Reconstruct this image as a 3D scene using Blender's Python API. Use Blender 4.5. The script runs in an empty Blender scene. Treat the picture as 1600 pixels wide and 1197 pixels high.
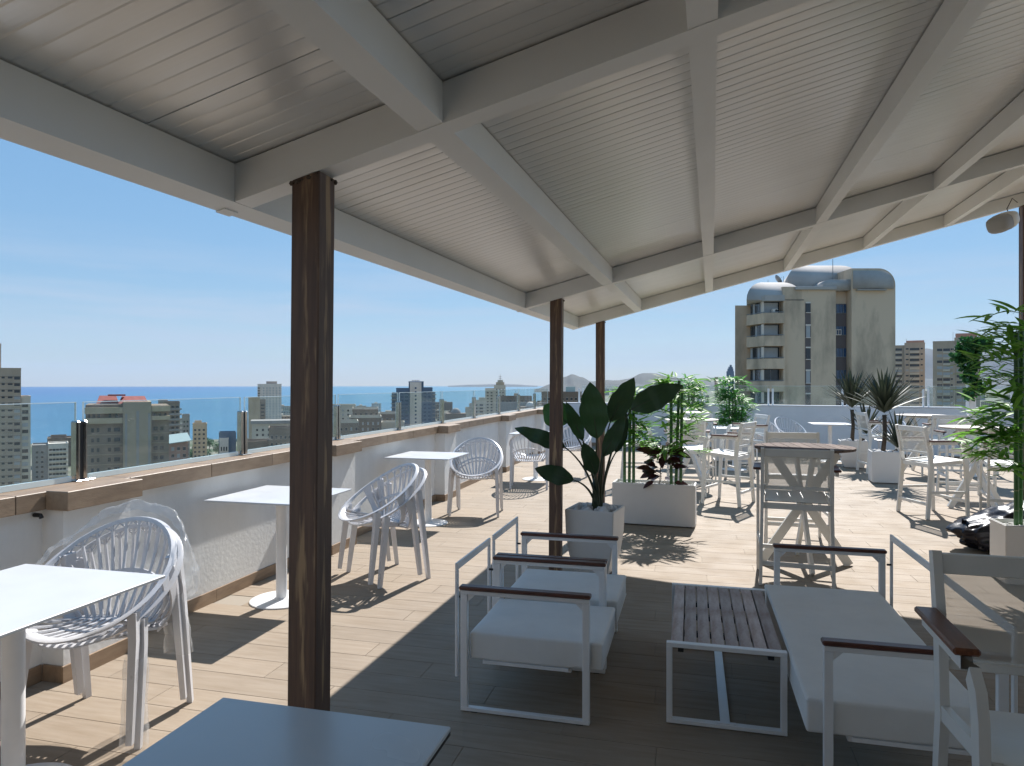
import bpy, bmesh, math, random
from mathutils import Vector, Matrix, noise
R = math.radians
random.seed(7)
scene = bpy.context.scene
col = scene.collection

# ------------------------------------------------------------------ camera
EYE = 1.53; FPX = 1090.0; YAW = R(14.4)
cam_d = bpy.data.cameras.new('camera'); cam = bpy.data.objects.new('camera', cam_d); col.objects.link(cam)
cam.location = (0, 0, EYE); cam.rotation_euler = (R(90), 0, YAW)
cam_d.sensor_width = 36; cam_d.lens = 36 * FPX / 1600; cam_d.shift_y = 0.001
cam_d.clip_start = 0.05; cam_d.clip_end = 80000
scene.camera = cam

# ------------------------------------------------------------------ light
SUN_EL, SUN_AZ = 45.0, 6.5          # azimuth from +Y towards +X
scene.view_settings.view_transform = 'Standard'; scene.view_settings.look = 'None'
scene.view_settings.gamma = 1; scene.view_settings.use_curve_mapping = False
scene.view_settings.exposure = 1.28
world = bpy.data.worlds.new('World'); scene.world = world; world.use_nodes = True
def build_world():
    nt = world.node_tree; nt.nodes.clear(); N = nt.nodes.new; L = nt.links.new
    out = N('ShaderNodeOutputWorld'); bg = N('ShaderNodeBackground'); bg.inputs[1].default_value = 0.125
    sky = N('ShaderNodeTexSky'); sky.sky_type = 'NISHITA'; sky.sun_disc = False
    sky.sun_elevation = R(SUN_EL); sky.sun_rotation = R(SUN_AZ); sky.altitude = 60
    sky.air_density = 1.0; sky.dust_density = 0.1; sky.ozone_density = 2.5
    # thin streaks of high cloud low over the sea
    tc = N('ShaderNodeTexCoord'); mp = N('ShaderNodeMapping'); mp.inputs['Scale'].default_value = (2.2, 2.2, 22)
    mp.inputs['Rotation'].default_value = (0, R(4), 0)
    L(tc.outputs['Generated'], mp.inputs[0])
    nz = N('ShaderNodeTexNoise'); nz.inputs['Scale'].default_value = 1.6; nz.inputs['Detail'].default_value = 7; nz.inputs['Roughness'].default_value = .55
    L(mp.outputs[0], nz.inputs[0])
    cr = N('ShaderNodeMapRange'); cr.inputs[1].default_value = .40; cr.inputs[2].default_value = .70; cr.inputs[3].default_value = 0; cr.inputs[4].default_value = .75
    L(nz.outputs[0], cr.inputs[0])
    sep = N('ShaderNodeSeparateXYZ'); L(tc.outputs['Generated'], sep.inputs[0])
    m1 = N('ShaderNodeMapRange'); m1.inputs[1].default_value = .0; m1.inputs[2].default_value = .05; L(sep.outputs[2], m1.inputs[0])
    m2 = N('ShaderNodeMapRange'); m2.inputs[1].default_value = .10; m2.inputs[2].default_value = .20; m2.inputs[3].default_value = 1; m2.inputs[4].default_value = 0; L(sep.outputs[2], m2.inputs[0])
    a = N('ShaderNodeMath'); a.operation = 'MULTIPLY'; L(m1.outputs[0], a.inputs[0]); L(m2.outputs[0], a.inputs[1])
    b = N('ShaderNodeMath'); b.operation = 'MULTIPLY'; L(a.outputs[0], b.inputs[0]); L(cr.outputs[0], b.inputs[1])
    mx = N('ShaderNodeMix'); mx.data_type = 'RGBA'; L(b.outputs[0], mx.inputs[0]); L(sky.outputs[0], mx.inputs[6]); mx.inputs[7].default_value = (7.2, 7.6, 8.0, 1)
    hs = N('ShaderNodeHueSaturation'); hs.inputs['Saturation'].default_value = 1.7; gm = N('ShaderNodeGamma'); gm.inputs[1].default_value = .5; L(mx.outputs[2], gm.inputs[0]); L(gm.outputs[0], hs.inputs['Color']); tn = N('ShaderNodeMix'); tn.data_type = 'RGBA'; tn.inputs[0].default_value = .45; tn.inputs[7].default_value = (.72, 1.5, 2.6, 1); L(hs.outputs[0], tn.inputs[6]); L(tn.outputs[2], bg.inputs[0]); L(bg.outputs[0], out.inputs[0])
build_world()
sd = bpy.data.lights.new('sun', 'SUN'); sd.energy = 3.4; sd.angle = R(0.53); sd.color = (1, .965, .925)
sun = bpy.data.objects.new('sun', sd); col.objects.link(sun)
_s = Vector((math.sin(R(SUN_AZ)) * math.cos(R(SUN_EL)), math.cos(R(SUN_AZ)) * math.cos(R(SUN_EL)), math.sin(R(SUN_EL))))
sun.rotation_euler = _s.to_track_quat('Z', 'Y').to_euler(); sun.location = (0, 0, 30)

# ------------------------------------------------------------------ measuring
SY, CY = math.sin(YAW), math.cos(YAW)
def G(px, py, z=0.0):                       # place on the plane z seen at a point of the photograph
    D = FPX * (EYE - z) / (py - 600); X = (px - 800) / FPX * D
    return Vector((X * CY - D * SY, X * SY + D * CY, z))
def A(px, py, D):                           # place at depth D
    X = (px - 800) / FPX * D
    return Vector((X * CY - D * SY, X * SY + D * CY, EYE - (py - 600) / FPX * D))
def lerp(a, b, t): return a + (b - a) * t

# ------------------------------------------------------------------ mesh helper
class MB:
    def __init__(s): s.v = []; s.f = []
    def add(s, vs, fs, M=None):
        n = len(s.v)
        for p in vs:
            p = Vector(p); s.v.append(tuple(M @ p if M else p))
        for f in fs: s.f.append(tuple(i + n for i in f))
    def box(s, c, d, b=0.0, M=None):
        x, y, z = d[0] / 2, d[1] / 2, d[2] / 2; C = Vector(c)
        if b <= 0:
            vs = [C + Vector((i * x, j * y, k * z)) for i in (-1, 1) for j in (-1, 1) for k in (-1, 1)]
            s.add(vs, [(0, 1, 3, 2), (4, 6, 7, 5), (0, 4, 5, 1), (2, 3, 7, 6), (0, 2, 6, 4), (1, 5, 7, 3)], M); return
        b = min(b, x * .9, y * .9, z * .9); vs = []; ix = {}
        for i in (-1, 1):
            for j in (-1, 1):
                for k in (-1, 1):
                    for a in range(3):
                        e = [x - b, y - b, z - b]; e[a] += b
                        ix[i, j, k, a] = len(vs); vs.append(C + Vector((i * e[0], j * e[1], k * e[2])))
        fs = []
        for a in range(3):
            for sg in (-1, 1):
                q = []
                for (u, w) in ((-1, -1), (1, -1), (1, 1), (-1, 1)):
                    t = [0, 0, 0]; t[a] = sg; t[(a + 1) % 3] = u; t[(a + 2) % 3] = w; q.append(ix[t[0], t[1], t[2], a])
                fs.append(tuple(q if sg > 0 else q[::-1]))
        for a in range(3):
            o1, o2 = (a + 1) % 3, (a + 2) % 3
            for u in (-1, 1):
                for w in (-1, 1):
                    t0 = [0, 0, 0]; t0[a] = -1; t0[o1] = u; t0[o2] = w; t1 = list(t0); t1[a] = 1
                    q = (ix[t0[0], t0[1], t0[2], o1], ix[t1[0], t1[1], t1[2], o1], ix[t1[0], t1[1], t1[2], o2], ix[t0[0], t0[1], t0[2], o2])
                    fs.append(q if u * w < 0 else q[::-1])
        for i in (-1, 1):
            for j in (-1, 1):
                for k in (-1, 1):
                    q = (ix[i, j, k, 0], ix[i, j, k, 1], ix[i, j, k, 2]); fs.append(q if i * j * k > 0 else q[::-1])
        s.add(vs, fs, M)
    def span(s, a, b, bev=0.0, M=None):     # box from corner a to corner b
        s.box([(a[i] + b[i]) / 2 for i in range(3)], [abs(b[i] - a[i]) for i in range(3)], bev, M)
    def sweep(s, path, w, h, up=(0, 0, 1), bev=.0, closed=False, M=None):   # rectangular section; w sideways, h along up
        P = [Vector(p) for p in path]; n = len(P); up = Vector(up); vs = []; fs = []
        W = w if isinstance(w, (list, tuple)) else [w] * n
        H = h if isinstance(h, (list, tuple)) else [h] * n
        prof = 4
        for i in range(n):
            if closed: t = P[(i + 1) % n] - P[i - 1]
            else: t = P[min(i + 1, n - 1)] - P[max(i - 1, 0)]
            t.normalize(); sd_ = t.cross(up)
            if sd_.length < 1e-5: sd_ = t.cross(Vector((0, 1, 0)))
            sd_.normalize(); u = sd_.cross(t).normalized()
            for (a, b) in ((-1, -1), (1, -1), (1, 1), (-1, 1)): vs.append(P[i] + sd_ * (a * W[i] / 2) + u * (b * H[i] / 2))
        m = n if closed else n - 1
        for i in range(m):
            j = (i + 1) % n
            for k in range(4): fs.append((i * 4 + k, i * 4 + (k + 1) % 4, j * 4 + (k + 1) % 4, j * 4 + k))
        if not closed: fs.append((3, 2, 1, 0)); fs.append(tuple((n - 1) * 4 + k for k in range(4)))
        s.add(vs, fs, M)
    def bar(s, a, b, w, h, up=(0, 0, 1), M=None): s.sweep([a, b], w, h, up, M=M)
    def tube(s, path, r, n=8, closed=False, caps=True, M=None):
        P = [Vector(p) for p in path]; m = len(P); rr = r if isinstance(r, (list, tuple)) else [r] * m; vs = []; fs = []
        prev = None
        for i in range(m):
            if closed: t = P[(i + 1) % m] - P[i - 1]
            else: t = P[min(i + 1, m - 1)] - P[max(i - 1, 0)]
            t.normalize()
            if prev is None:
                prev = t.orthogonal().normalized()
            u = (prev - t * prev.dot(t)).normalized(); w = t.cross(u); prev = u
            for k in range(n):
                a = 2 * math.pi * k / n; vs.append(P[i] + (u * math.cos(a) + w * math.sin(a)) * rr[i])
        q = m if closed else m - 1
        for i in range(q):
            j = (i + 1) % m
            for k in range(n): fs.append((i * n + k, i * n + (k + 1) % n, j * n + (k + 1) % n, j * n + k))
        if caps and not closed: fs.append(tuple(range(n))[::-1]); fs.append(tuple((m - 1) * n + k for k in range(n)))
        s.add(vs, fs, M)
    def lathe(s, prof, n=32, c=(0, 0, 0), M=None):          # prof: (radius, z)
        vs = []; fs = []
        for (r, z) in prof:
            for k in range(n):
                a = 2 * math.pi * k / n; vs.append((c[0] + r * math.cos(a), c[1] + r * math.sin(a), c[2] + z))
        for i in range(len(prof) - 1):
            for k in range(n): fs.append((i * n + k, i * n + (k + 1) % n, (i + 1) * n + (k + 1) % n, (i + 1) * n + k))
        fs.append(tuple(range(n))[::-1]); fs.append(tuple((len(prof) - 1) * n + k for k in range(n)))
        s.add(vs, fs, M)
    def frustum(s, w0, d0, w1, d1, z0, z1, M=None):
        vs = [(-w0 / 2, -d0 / 2, z0), (w0 / 2, -d0 / 2, z0), (w0 / 2, d0 / 2, z0), (-w0 / 2, d0 / 2, z0), (-w1 / 2, -d1 / 2, z1), (w1 / 2, -d1 / 2, z1), (w1 / 2, d1 / 2, z1), (-w1 / 2, d1 / 2, z1)]
        s.add(vs, [(3, 2, 1, 0), (4, 5, 6, 7), (0, 1, 5, 4), (1, 2, 6, 5), (2, 3, 7, 6), (3, 0, 4, 7)], M)
    def mesh(s, name, mat, smooth=False):
        me = bpy.data.meshes.new(name); me.from_pydata(s.v, [], s.f); me.materials.append(mat)
        if smooth: me.polygons.foreach_set('use_smooth', [True] * len(me.polygons))
        me.update(); return me
    def build(s, name, mat, parent=None, smooth=False, loc=None):
        o = bpy.data.objects.new(name, s.mesh(name, mat, smooth)); col.objects.link(o)
        if smooth == 'auto': auto(o)
        if parent: o.parent = parent
        if loc is not None: o.location = loc
        return o
def auto(o, ang=40):
    me = o.data; bm = bmesh.new(); bm.from_mesh(me)
    for e in bm.edges:
        if len(e.link_faces) == 2 and e.calc_face_angle(0) > R(ang): e.smooth = False
    bm.to_mesh(me); bm.free()
def inst(name, me, parent=None, loc=(0, 0, 0), rot=(0, 0, 0), scale=(1, 1, 1), M=None):
    o = bpy.data.objects.new(name, me); col.objects.link(o)
    if parent: o.parent = parent
    if M is not None: o.matrix_local = M
    else: o.location = loc; o.rotation_euler = rot; o.scale = scale
    return o
def tag(o, label=None, cat=None, group=None, kind=None):
    if label: o['label'] = label
    if cat: o['category'] = cat
    if group: o['group'] = group
    if kind: o['kind'] = kind
    return o
def empty(name, loc=(0, 0, 0), rz=0.0, label=None, cat=None, group=None):
    o = bpy.data.objects.new(name, None); col.objects.link(o); o.location = loc; o.rotation_euler = (0, 0, rz)
    o.empty_display_size = .1
    return tag(o, label, cat, group)
def copy_tree(o, parent=None):
    kids = list(o.children); c = o.copy(); col.objects.link(c); c.parent = parent
    for k in kids: copy_tree(k, c)
    return c

# ------------------------------------------------------------------ materials
def mat(name, color, rough=.5, metal=0.0, var=.0, vscale=3.0, vstretch=(1, 1, 1), bump=0.0, bscale=40.0, color2=None, spec=.5, translucent=0.0, coords='Object', rand=0.0, island=0.0, c2range=(.35, .7), detail=4, rvar=0.0, dirt=None):
    m = bpy.data.materials.new(name); m.use_nodes = True; nt = m.node_tree; N = nt.nodes.new; L = nt.links.new
    p = nt.nodes['Principled BSDF']; p.inputs['Roughness'].default_value = rough; p.inputs['Metallic'].default_value = metal
    p.inputs['Specular IOR Level'].default_value = spec
    base = (*color, 1); p.inputs['Base Color'].default_value = base
    tc = N('ShaderNodeTexCoord'); mp = N('ShaderNodeMapping'); mp.inputs['Scale'].default_value = vstretch; 
    if coords == 'World': co = N('ShaderNodeNewGeometry').outputs['Position']
    else: co = tc.outputs[coords]
    L(co, mp.inputs[0])
    last = None
    if color2 is not None or var > 0:
        nz = N('ShaderNodeTexNoise'); nz.inputs['Scale'].default_value = vscale; nz.inputs['Detail'].default_value = detail; nz.inputs['Roughness'].default_value = .6
        L(mp.outputs[0], nz.inputs[0])
        mr = N('ShaderNodeMapRange'); mr.inputs[1].default_value = c2range[0]; mr.inputs[2].default_value = c2range[1]; L(nz.outputs[0], mr.inputs[0])
        mx = N('ShaderNodeMix'); mx.data_type = 'RGBA'; mx.inputs[6].default_value = base
        c2 = color2 if color2 is not None else tuple(c * (1 - var) for c in color)
        mx.inputs[7].default_value = (*c2, 1); L(mr.outputs[0], mx.inputs[0]); last = mx.outputs[2]
    if rand > 0 or island > 0:
        if island > 0: g = N('ShaderNodeNewGeometry'); src = g.outputs['Random Per Island']; amt = island
        else: g = N('ShaderNodeObjectInfo'); src = g.outputs['Random']; amt = rand
        mr2 = N('ShaderNodeMapRange'); mr2.inputs[3].default_value = 1 - amt; mr2.inputs[4].default_value = 1 + amt; L(src, mr2.inputs[0])
        hs = N('ShaderNodeHueSaturation'); L(mr2.outputs[0], hs.inputs['Value'])
        if last: L(last, hs.inputs['Color'])
        else: hs.inputs['Color'].default_value = base
        last = hs.outputs[0]
    if last: L(last, p.inputs['Base Color'])
    if dirt:
        md = N('ShaderNodeMapping'); md.inputs['Scale'].default_value = dirt[1]; L(co, md.inputs[0])
        nd = N('ShaderNodeTexNoise'); nd.inputs['Scale'].default_value = dirt[0]; nd.inputs['Detail'].default_value = 7; nd.inputs['Roughness'].default_value = .65; L(md.outputs[0], nd.inputs[0])
        rd = N('ShaderNodeMapRange'); rd.inputs[1].default_value = .42; rd.inputs[2].default_value = .72; rd.inputs[3].default_value = 1; rd.inputs[4].default_value = 1 - dirt[2]; L(nd.outputs[0], rd.inputs[0])
        hd = N('ShaderNodeHueSaturation'); L(rd.outputs[0], hd.inputs['Value'])
        if last: L(last, hd.inputs['Color'])
        else: hd.inputs['Color'].default_value = base
        last = hd.outputs[0]
    if last and (dirt or rand or island or var or color2): L(last, p.inputs['Base Color'])
    if bump > 0:
        nb = N('ShaderNodeTexNoise'); nb.inputs['Scale'].default_value = bscale; nb.inputs['Detail'].default_value = 5; L(mp.outputs[0], nb.inputs[0])
        bp = N('ShaderNodeBump'); bp.inputs['Strength'].default_value = bump; bp.inputs['Distance'].default_value = .01; L(nb.outputs[0], bp.inputs['Height']); L(bp.outputs[0], p.inputs['Normal'])
    if rvar > 0:
        nr = N('ShaderNodeTexNoise'); nr.inputs['Scale'].default_value = 4; nr.inputs['Detail'].default_value = 2; L(co, nr.inputs[0])
        rr = N('ShaderNodeMapRange'); rr.inputs[1].default_value = .35; rr.inputs[2].default_value = .7; rr.inputs[3].default_value = rough; rr.inputs[4].default_value = rough + rvar; L(nr.outputs[0], rr.inputs[0]); L(rr.outputs[0], p.inputs['Roughness'])
    if translucent > 0:
        tr = N('ShaderNodeBsdfTranslucent'); ms = N('ShaderNodeMixShader'); ms.inputs[0].default_value = translucent
        if last: L(last, tr.inputs[0])
        else: tr.inputs[0].default_value = base
        L(p.outputs[0], ms.inputs[1]); L(tr.outputs[0], ms.inputs[2]); L(ms.outputs[0], nt.nodes['Material Output'].inputs[0])
    return m
def see_through(name, color, opacity, rough=.1, gloss=.05, tint=(1, 1, 1), fres=True, ior=1.45):
    m = bpy.data.materials.new(name); m.use_nodes = True; nt = m.node_tree; N = nt.nodes.new; L = nt.links.new
    p = nt.nodes['Principled BSDF']; p.inputs['Base Color'].default_value = (*color, 1); p.inputs['Roughness'].default_value = rough
    t = N('ShaderNodeBsdfTransparent'); t.inputs[0].default_value = (*tint, 1)
    ms = N('ShaderNodeMixShader'); ms.inputs[0].default_value = opacity; L(t.outputs[0], ms.inputs[1]); L(p.outputs[0], ms.inputs[2]); last = ms.outputs[0]
    if fres:
        lw = N('ShaderNodeLayerWeight'); lw.inputs[0].default_value = .5; pw = N('ShaderNodeMath'); pw.operation = 'POWER'; pw.inputs[1].default_value = 5; L(lw.outputs['Facing'], pw.inputs[0])
        fr = N('ShaderNodeMath'); fr.operation = 'MULTIPLY_ADD'; L(pw.outputs[0], fr.inputs[0]); fr.inputs[1].default_value = .3; fr.inputs[2].default_value = gloss * .6
        g = N('ShaderNodeBsdfGlossy'); g.inputs['Roughness'].default_value = max(.02, rough * .6)
        m2 = N('ShaderNodeMixShader'); L(fr.outputs[0], m2.inputs[0]); L(last, m2.inputs[1]); L(g.outputs[0], m2.inputs[2]); last = m2.outputs[0]
    L(last, nt.nodes['Material Output'].inputs[0]); return m

M_ = {}
M_['metal'] = mat('white_powder_coat', (.80, .80, .80), .34, var=.05, vscale=12)
M_['metal_warm'] = mat('white_stool_paint', (.74, .73, .69), .42, var=.06, vscale=9)
M_['plastic'] = mat('white_plastic', (.70, .70, .72), .3, translucent=.14, var=.04, vscale=6)
M_['laminate'] = mat('white_laminate', (.54, .555, .57), .3, var=.05, vscale=3, rvar=.12)
M_['laminate_grey'] = mat('pale_grey_laminate', (.56, .58, .585), .2, var=.04, vscale=3, rvar=.10)
M_['black_edge'] = mat('black_core_edge', (.02, .02, .022), .4)
M_['cushion'] = mat('off_white_upholstery', (.76, .76, .74), .75, var=.06, vscale=7, bump=.12, bscale=260, spec=.25)
M_['arm_wood'] = mat('dark_stained_wood', (.13, .048, .032), .36, color2=(.06, .022, .017), vscale=9, vstretch=(1.5, 14, 14), bump=.1, bscale=60)
M_['arm_wood2'] = mat('warm_stained_wood', (.20, .075, .035), .35, color2=(.11, .04, .02), vscale=9, vstretch=(14, 1.5, 14), bump=.1, bscale=60)
M_['slat'] = mat('weathered_slat', (.34, .245, .21), .5, color2=(.52, .45, .43), vscale=5, vstretch=(5, 1.2, 5), rand=.22, bump=.2, bscale=90, spec=.3, c2range=(.38, .66))
M_['slat_dark'] = mat('dark_table_slat', (.12, .085, .075), .8, color2=(.17, .135, .12), vscale=6, vstretch=(6, 1.5, 6), rand=.2, spec=.15)
M_['table_pale'] = mat('pale_table_top', (.62, .56, .50), .5, color2=(.55, .47, .40), vscale=5, vstretch=(6, 1, 6))
M_['roof'] = mat('white_sheet_panel', (.80, .80, .785), .30, metal=.25, var=.05, vscale=1.2, vstretch=(.4, 6, 1))
M_['beam'] = mat('white_painted_beam', (.82, .82, .80), .42, var=.05, vscale=2.5, bump=.05, bscale=25)
M_['wall'] = mat('white_plaster', (.78, .78, .76), .85, var=.08, vscale=2.2, bump=.2, bscale=34, spec=.2, dirt=(1.6, (1, 1, .35), .14))
M_['backwall'] = mat('white_render', (.72, .73, .75), .85, var=.07, vscale=1.1, bump=.2, bscale=18, spec=.2, dirt=(.8, (1, 1, .3), .10))
M_['coping'] = mat('brown_coping_tile', (.33, .235, .155), .5, color2=(.25, .17, .11), vscale=7, vstretch=(5, 1, 5), rand=.1, bump=.15, bscale=50, coords='World', dirt=(3, (1, 1, 1), .2))
M_['grout'] = mat('grey_grout', (.30, .26, .21), .9)
M_['tile'] = mat('beige_plank_tile', (.335, .272, .208), .6, color2=(.275, .215, .155), vscale=3.2, vstretch=(1.0, 9, 1), bump=.12, bscale=30, coords='World', rand=.05, spec=.2, rvar=.15, dirt=(.9, (1, 1, 1), .16))
M_['tile_far'] = mat('beige_plank_tile_joined', (.335, .272, .208), .6, color2=(.275, .215, .155), vscale=3.2, vstretch=(1.0, 9, 1), coords='World', island=.05, spec=.2, rvar=.15, dirt=(.9, (1, 1, 1), .16))
M_['steel'] = mat('polished_steel', (.58, .57, .55), .16, metal=1, var=.3, vscale=14)
M_['dark'] = mat('dark_rubber', (.02, .02, .02), .6)
M_['glass'] = see_through('clear_glass', (.75, .85, .86), .035, .05, tint=(.93, .965, .96))
M_['glass_edge'] = mat('glass_edge', (.70, .80, .80), .25)  # pale colour paints the bright highlight along the glass edges
M_['wrap'] = see_through('clear_plastic_wrap', (.85, .87, .88), .16, .18, tint=(.97, .97, .97), ior=1.5)
M_['mesh'] = see_through('woven_mesh', (.66, .65, .60), .62, .7, fres=False)
M_['mesh_grey'] = see_through('woven_mesh_shaded', (.62, .61, .57), .60, .7, fres=False)
M_['planter'] = mat('white_planter', (.70, .69, .67), .45, var=.05, vscale=4)
M_['soil'] = mat('white_gravel_bed', (.5, .49, .46), .9, var=.5, vscale=60, bump=.8, bscale=80)
M_['pebble'] = mat('white_pebble', (.62, .61, .60), .7, rand=.18, var=.15, vscale=20)
M_['bamboo'] = mat('bamboo_stem', (.055, .16, .05), .38, color2=(.035, .10, .03), vscale=6, vstretch=(4, 4, .6))
M_['bamboo_ring'] = mat('bamboo_ring', (.22, .26, .14), .6)
M_['leaf'] = mat('bamboo_leaf', (.16, .36, .06), .5, rand=.35, translucent=.45, spec=.3)
M_['leaf_join'] = mat('bamboo_leaf_far', (.11, .31, .07), .5, island=.4, translucent=.4, spec=.3)
M_['strel'] = mat('broad_dark_leaf', (.022, .055, .022), .45, color2=(.03, .075, .025), vscale=9, vstretch=(1, 8, 1), rand=.25, translucent=.10, spec=.4)
M_['strel_light'] = mat('broad_green_leaf', (.05, .14, .035), .42, color2=(.035, .10, .025), vscale=9, vstretch=(1, 8, 1), translucent=.3, spec=.4)
M_['strel_mid'] = mat('broad_mid_green_leaf', (.032, .095, .028), .42, color2=(.025, .07, .02), vscale=9, vstretch=(1, 8, 1), translucent=.2, spec=.4)
M_['stem'] = mat('green_brown_stem', (.035, .05, .022), .5)
M_['red_leaf'] = mat('red_brown_leaf', (.055, .012, .014), .4, color2=(.035, .014, .012), vscale=10, rand=.5, translucent=.25)
M_['yucca'] = mat('yucca_leaf', (.035, .05, .03), .5, rand=.3, translucent=.1)
M_['trunk'] = mat('brown_trunk', (.10, .075, .055), .9, var=.5, vscale=14, bump=.6, bscale=30)
M_['ivy'] = mat('ivy_leaf', (.03, .12, .03), .45, island=.5, translucent=.3)
M_['bag'] = mat('black_bag_film', (.012, .012, .018), .27, spec=.22, bump=.3, bscale=16)
M_['speaker'] = mat('white_speaker', (.70, .70, .69), .4)
M_['grille'] = mat('grey_grille', (.33, .33, .34), .7, bump=.3, bscale=400)

def post_mat():
    m = mat('stained_post_wood', (.15, .085, .055), .55, color2=(.085, .05, .036), vscale=4, vstretch=(16, 16, .9), bump=.12, bscale=40, c2range=(.3, .65))
    nt = m.node_tree; N = nt.nodes.new; L = nt.links.new; p = nt.nodes['Principled BSDF']
    src = p.inputs['Base Color'].links[0].from_socket
    tc = N('ShaderNodeTexCoord'); mp = N('ShaderNodeMapping'); mp.inputs['Scale'].default_value = (34, 34, 2.6); L(tc.outputs['Object'], mp.inputs[0])
    w = N('ShaderNodeTexNoise'); w.inputs['Scale'].default_value = 1.6; w.inputs['Detail'].default_value = 4; L(mp.outputs[0], w.inputs[0])
    sp = N('ShaderNodeSeparateXYZ'); L(tc.outputs['Object'], sp.inputs[0]); mi = None
    ab = []
    for k in (0, 1):
        q = N('ShaderNodeMath'); q.operation = 'ABSOLUTE'; L(sp.outputs[k], q.inputs[0]); ab.append(q)
    mn = N('ShaderNodeMath'); mn.operation = 'MINIMUM'; L(ab[0].outputs[0], mn.inputs[0]); L(ab[1].outputs[0], mn.inputs[1])
    cm = N('ShaderNodeMapRange'); cm.inputs[1].default_value = .004; cm.inputs[2].default_value = .030; cm.inputs[3].default_value = .13; cm.inputs[4].default_value = -.05; L(mn.outputs[0], cm.inputs[0])
    sm = N('ShaderNodeMath'); L(w.outputs[0], sm.inputs[0]); L(cm.outputs[0], sm.inputs[1])
    mr = N('ShaderNodeMapRange'); mr.inputs[1].default_value = .60; mr.inputs[2].default_value = .74; mr.inputs[4].default_value = .75; L(sm.outputs[0], mr.inputs[0])
    mx = N('ShaderNodeMix'); mx.data_type = 'RGBA'; L(mr.outputs[0], mx.inputs[0]); L(src, mx.inputs[6]); mx.inputs[7].default_value = (.42, .28, .15, 1)
    L(mx.outputs[2], p.inputs['Base Color']); return m
M_['post'] = post_mat()

def facade_mat(name, c, v=.18, sc=.25, rough=.85):
    return mat(name, c, rough, color2=tuple(x * (1 - v) for x in c), vscale=sc, vstretch=(1, 1, .35), bump=.0, spec=.2, detail=6)
M_['pane'] = mat('dark_window_glass', (.035, .045, .055), .12, var=.4, vscale=.3)
M_['pane_pale'] = mat('pale_blind', (.42, .42, .42), .6, var=.15, vscale=.8)
M_['pane_blue'] = mat('blue_window_glass', (.03, .07, .14), .1)
M_['railing'] = mat('grey_railing', (.22, .23, .24), .4)

# ------------------------------------------------------------------ terrain, sea, haze
def poly_sheet(name, pts, z, m):
    me = bpy.data.meshes.new(name); me.from_pydata([(p[0], p[1], z) for p in pts], [], [tuple(range(len(pts)))]); me.materials.append(m); me.update()
    o = bpy.data.objects.new(name, me); col.objects.link(o); return tag(o, kind='structure')
def sea_mat():
    m = bpy.data.materials.new('sea_water'); m.use_nodes = True; nt = m.node_tree; N = nt.nodes.new; L = nt.links.new
    p = nt.nodes['Principled BSDF']; p.inputs['Roughness'].default_value = .3; p.inputs['IOR'].default_value = 1.33
    tc = N('ShaderNodeTexCoord'); mp = N('ShaderNodeMapping'); mp.inputs['Scale'].default_value = (.0012, .0022, 1); L(tc.outputs['Object'], mp.inputs[0])
    nz = N('ShaderNodeTexNoise'); nz.inputs['Scale'].default_value = 1; nz.inputs['Detail'].default_value = 6; L(mp.outputs[0], nz.inputs[0])
    # shallows turn turquoise towards the beach in the east
    sp = N('ShaderNodeSeparateXYZ'); L(tc.outputs['Object'], sp.inputs[0])
    ad = N('ShaderNodeMath'); ad.operation = 'MULTIPLY_ADD'; L(sp.outputs[0], ad.inputs[0]); ad.inputs[1].default_value = 1.6
    L(sp.outputs[1], ad.inputs[2])
    mr = N('ShaderNodeMapRange'); mr.inputs[1].default_value = -3200; mr.inputs[2].default_value = 1500; L(ad.outputs[0], mr.inputs[0])
    mx = N('ShaderNodeMix'); mx.data_type = 'RGBA'; mx.inputs[6].default_value = (.035, .13, .31, 1); mx.inputs[7].default_value = (.05, .21, .31, 1); L(mr.outputs[0], mx.inputs[0])
    m2 = N('ShaderNodeMix'); m2.data_type = 'RGBA'; m2.blend_type = 'MULTIPLY'; m2.inputs[0].default_value = .35; L(mx.outputs[2], m2.inputs[6]); L(nz.outputs[0], m2.inputs[7]); L(m2.outputs[2], p.inputs['Base Color'])
    n2 = N('ShaderNodeTexNoise'); n2.inputs['Scale'].default_value = .12; n2.inputs['Detail'].default_value = 4; L(tc.outputs['Object'], n2.inputs[0])
    bp = N('ShaderNodeBump'); bp.inputs['Strength'].default_value = .5; bp.inputs['Distance'].default_value = 3; L(n2.outputs[0], bp.inputs['Height']); L(bp.outputs[0], p.inputs['Normal'])
    return m
SEA_Z, LAND_Z = -62.0, -60.0
poly_sheet('sea', [(19500 * math.cos(a * math.pi / 24), 19500 * math.sin(a * math.pi / 24)) for a in range(48)], SEA_Z, sea_mat())
land_m = mat('town_ground', (.22, .20, .16), .95, color2=(.06, .085, .035), vscale=.02, coords='Object', c2range=(.42, .55), detail=8)
cpts = [(-900, 640), (-200, 690), (200, 740), (420, 800), (560, 1150), (700, 1400), (830, 1750), (880, 3300), (950, 5600), (1500, 9000), (2600, 13000)]
coast = []
for (px, D) in cpts:
    v = A(px, 600, D); coast.append((v.x, v.y))
coast += [(15000, 9000), (15000, -8000), (-3000, -8000), (-2600, -400)]
poly_sheet('town_ground', coast, LAND_Z, land_m)
poly_sheet('hotel_street', [(-60, -60), (60, -60), (60, 70), (-60, 70)], LAND_Z + .1, mat('street_asphalt', (.06, .06, .06), .9))

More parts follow.
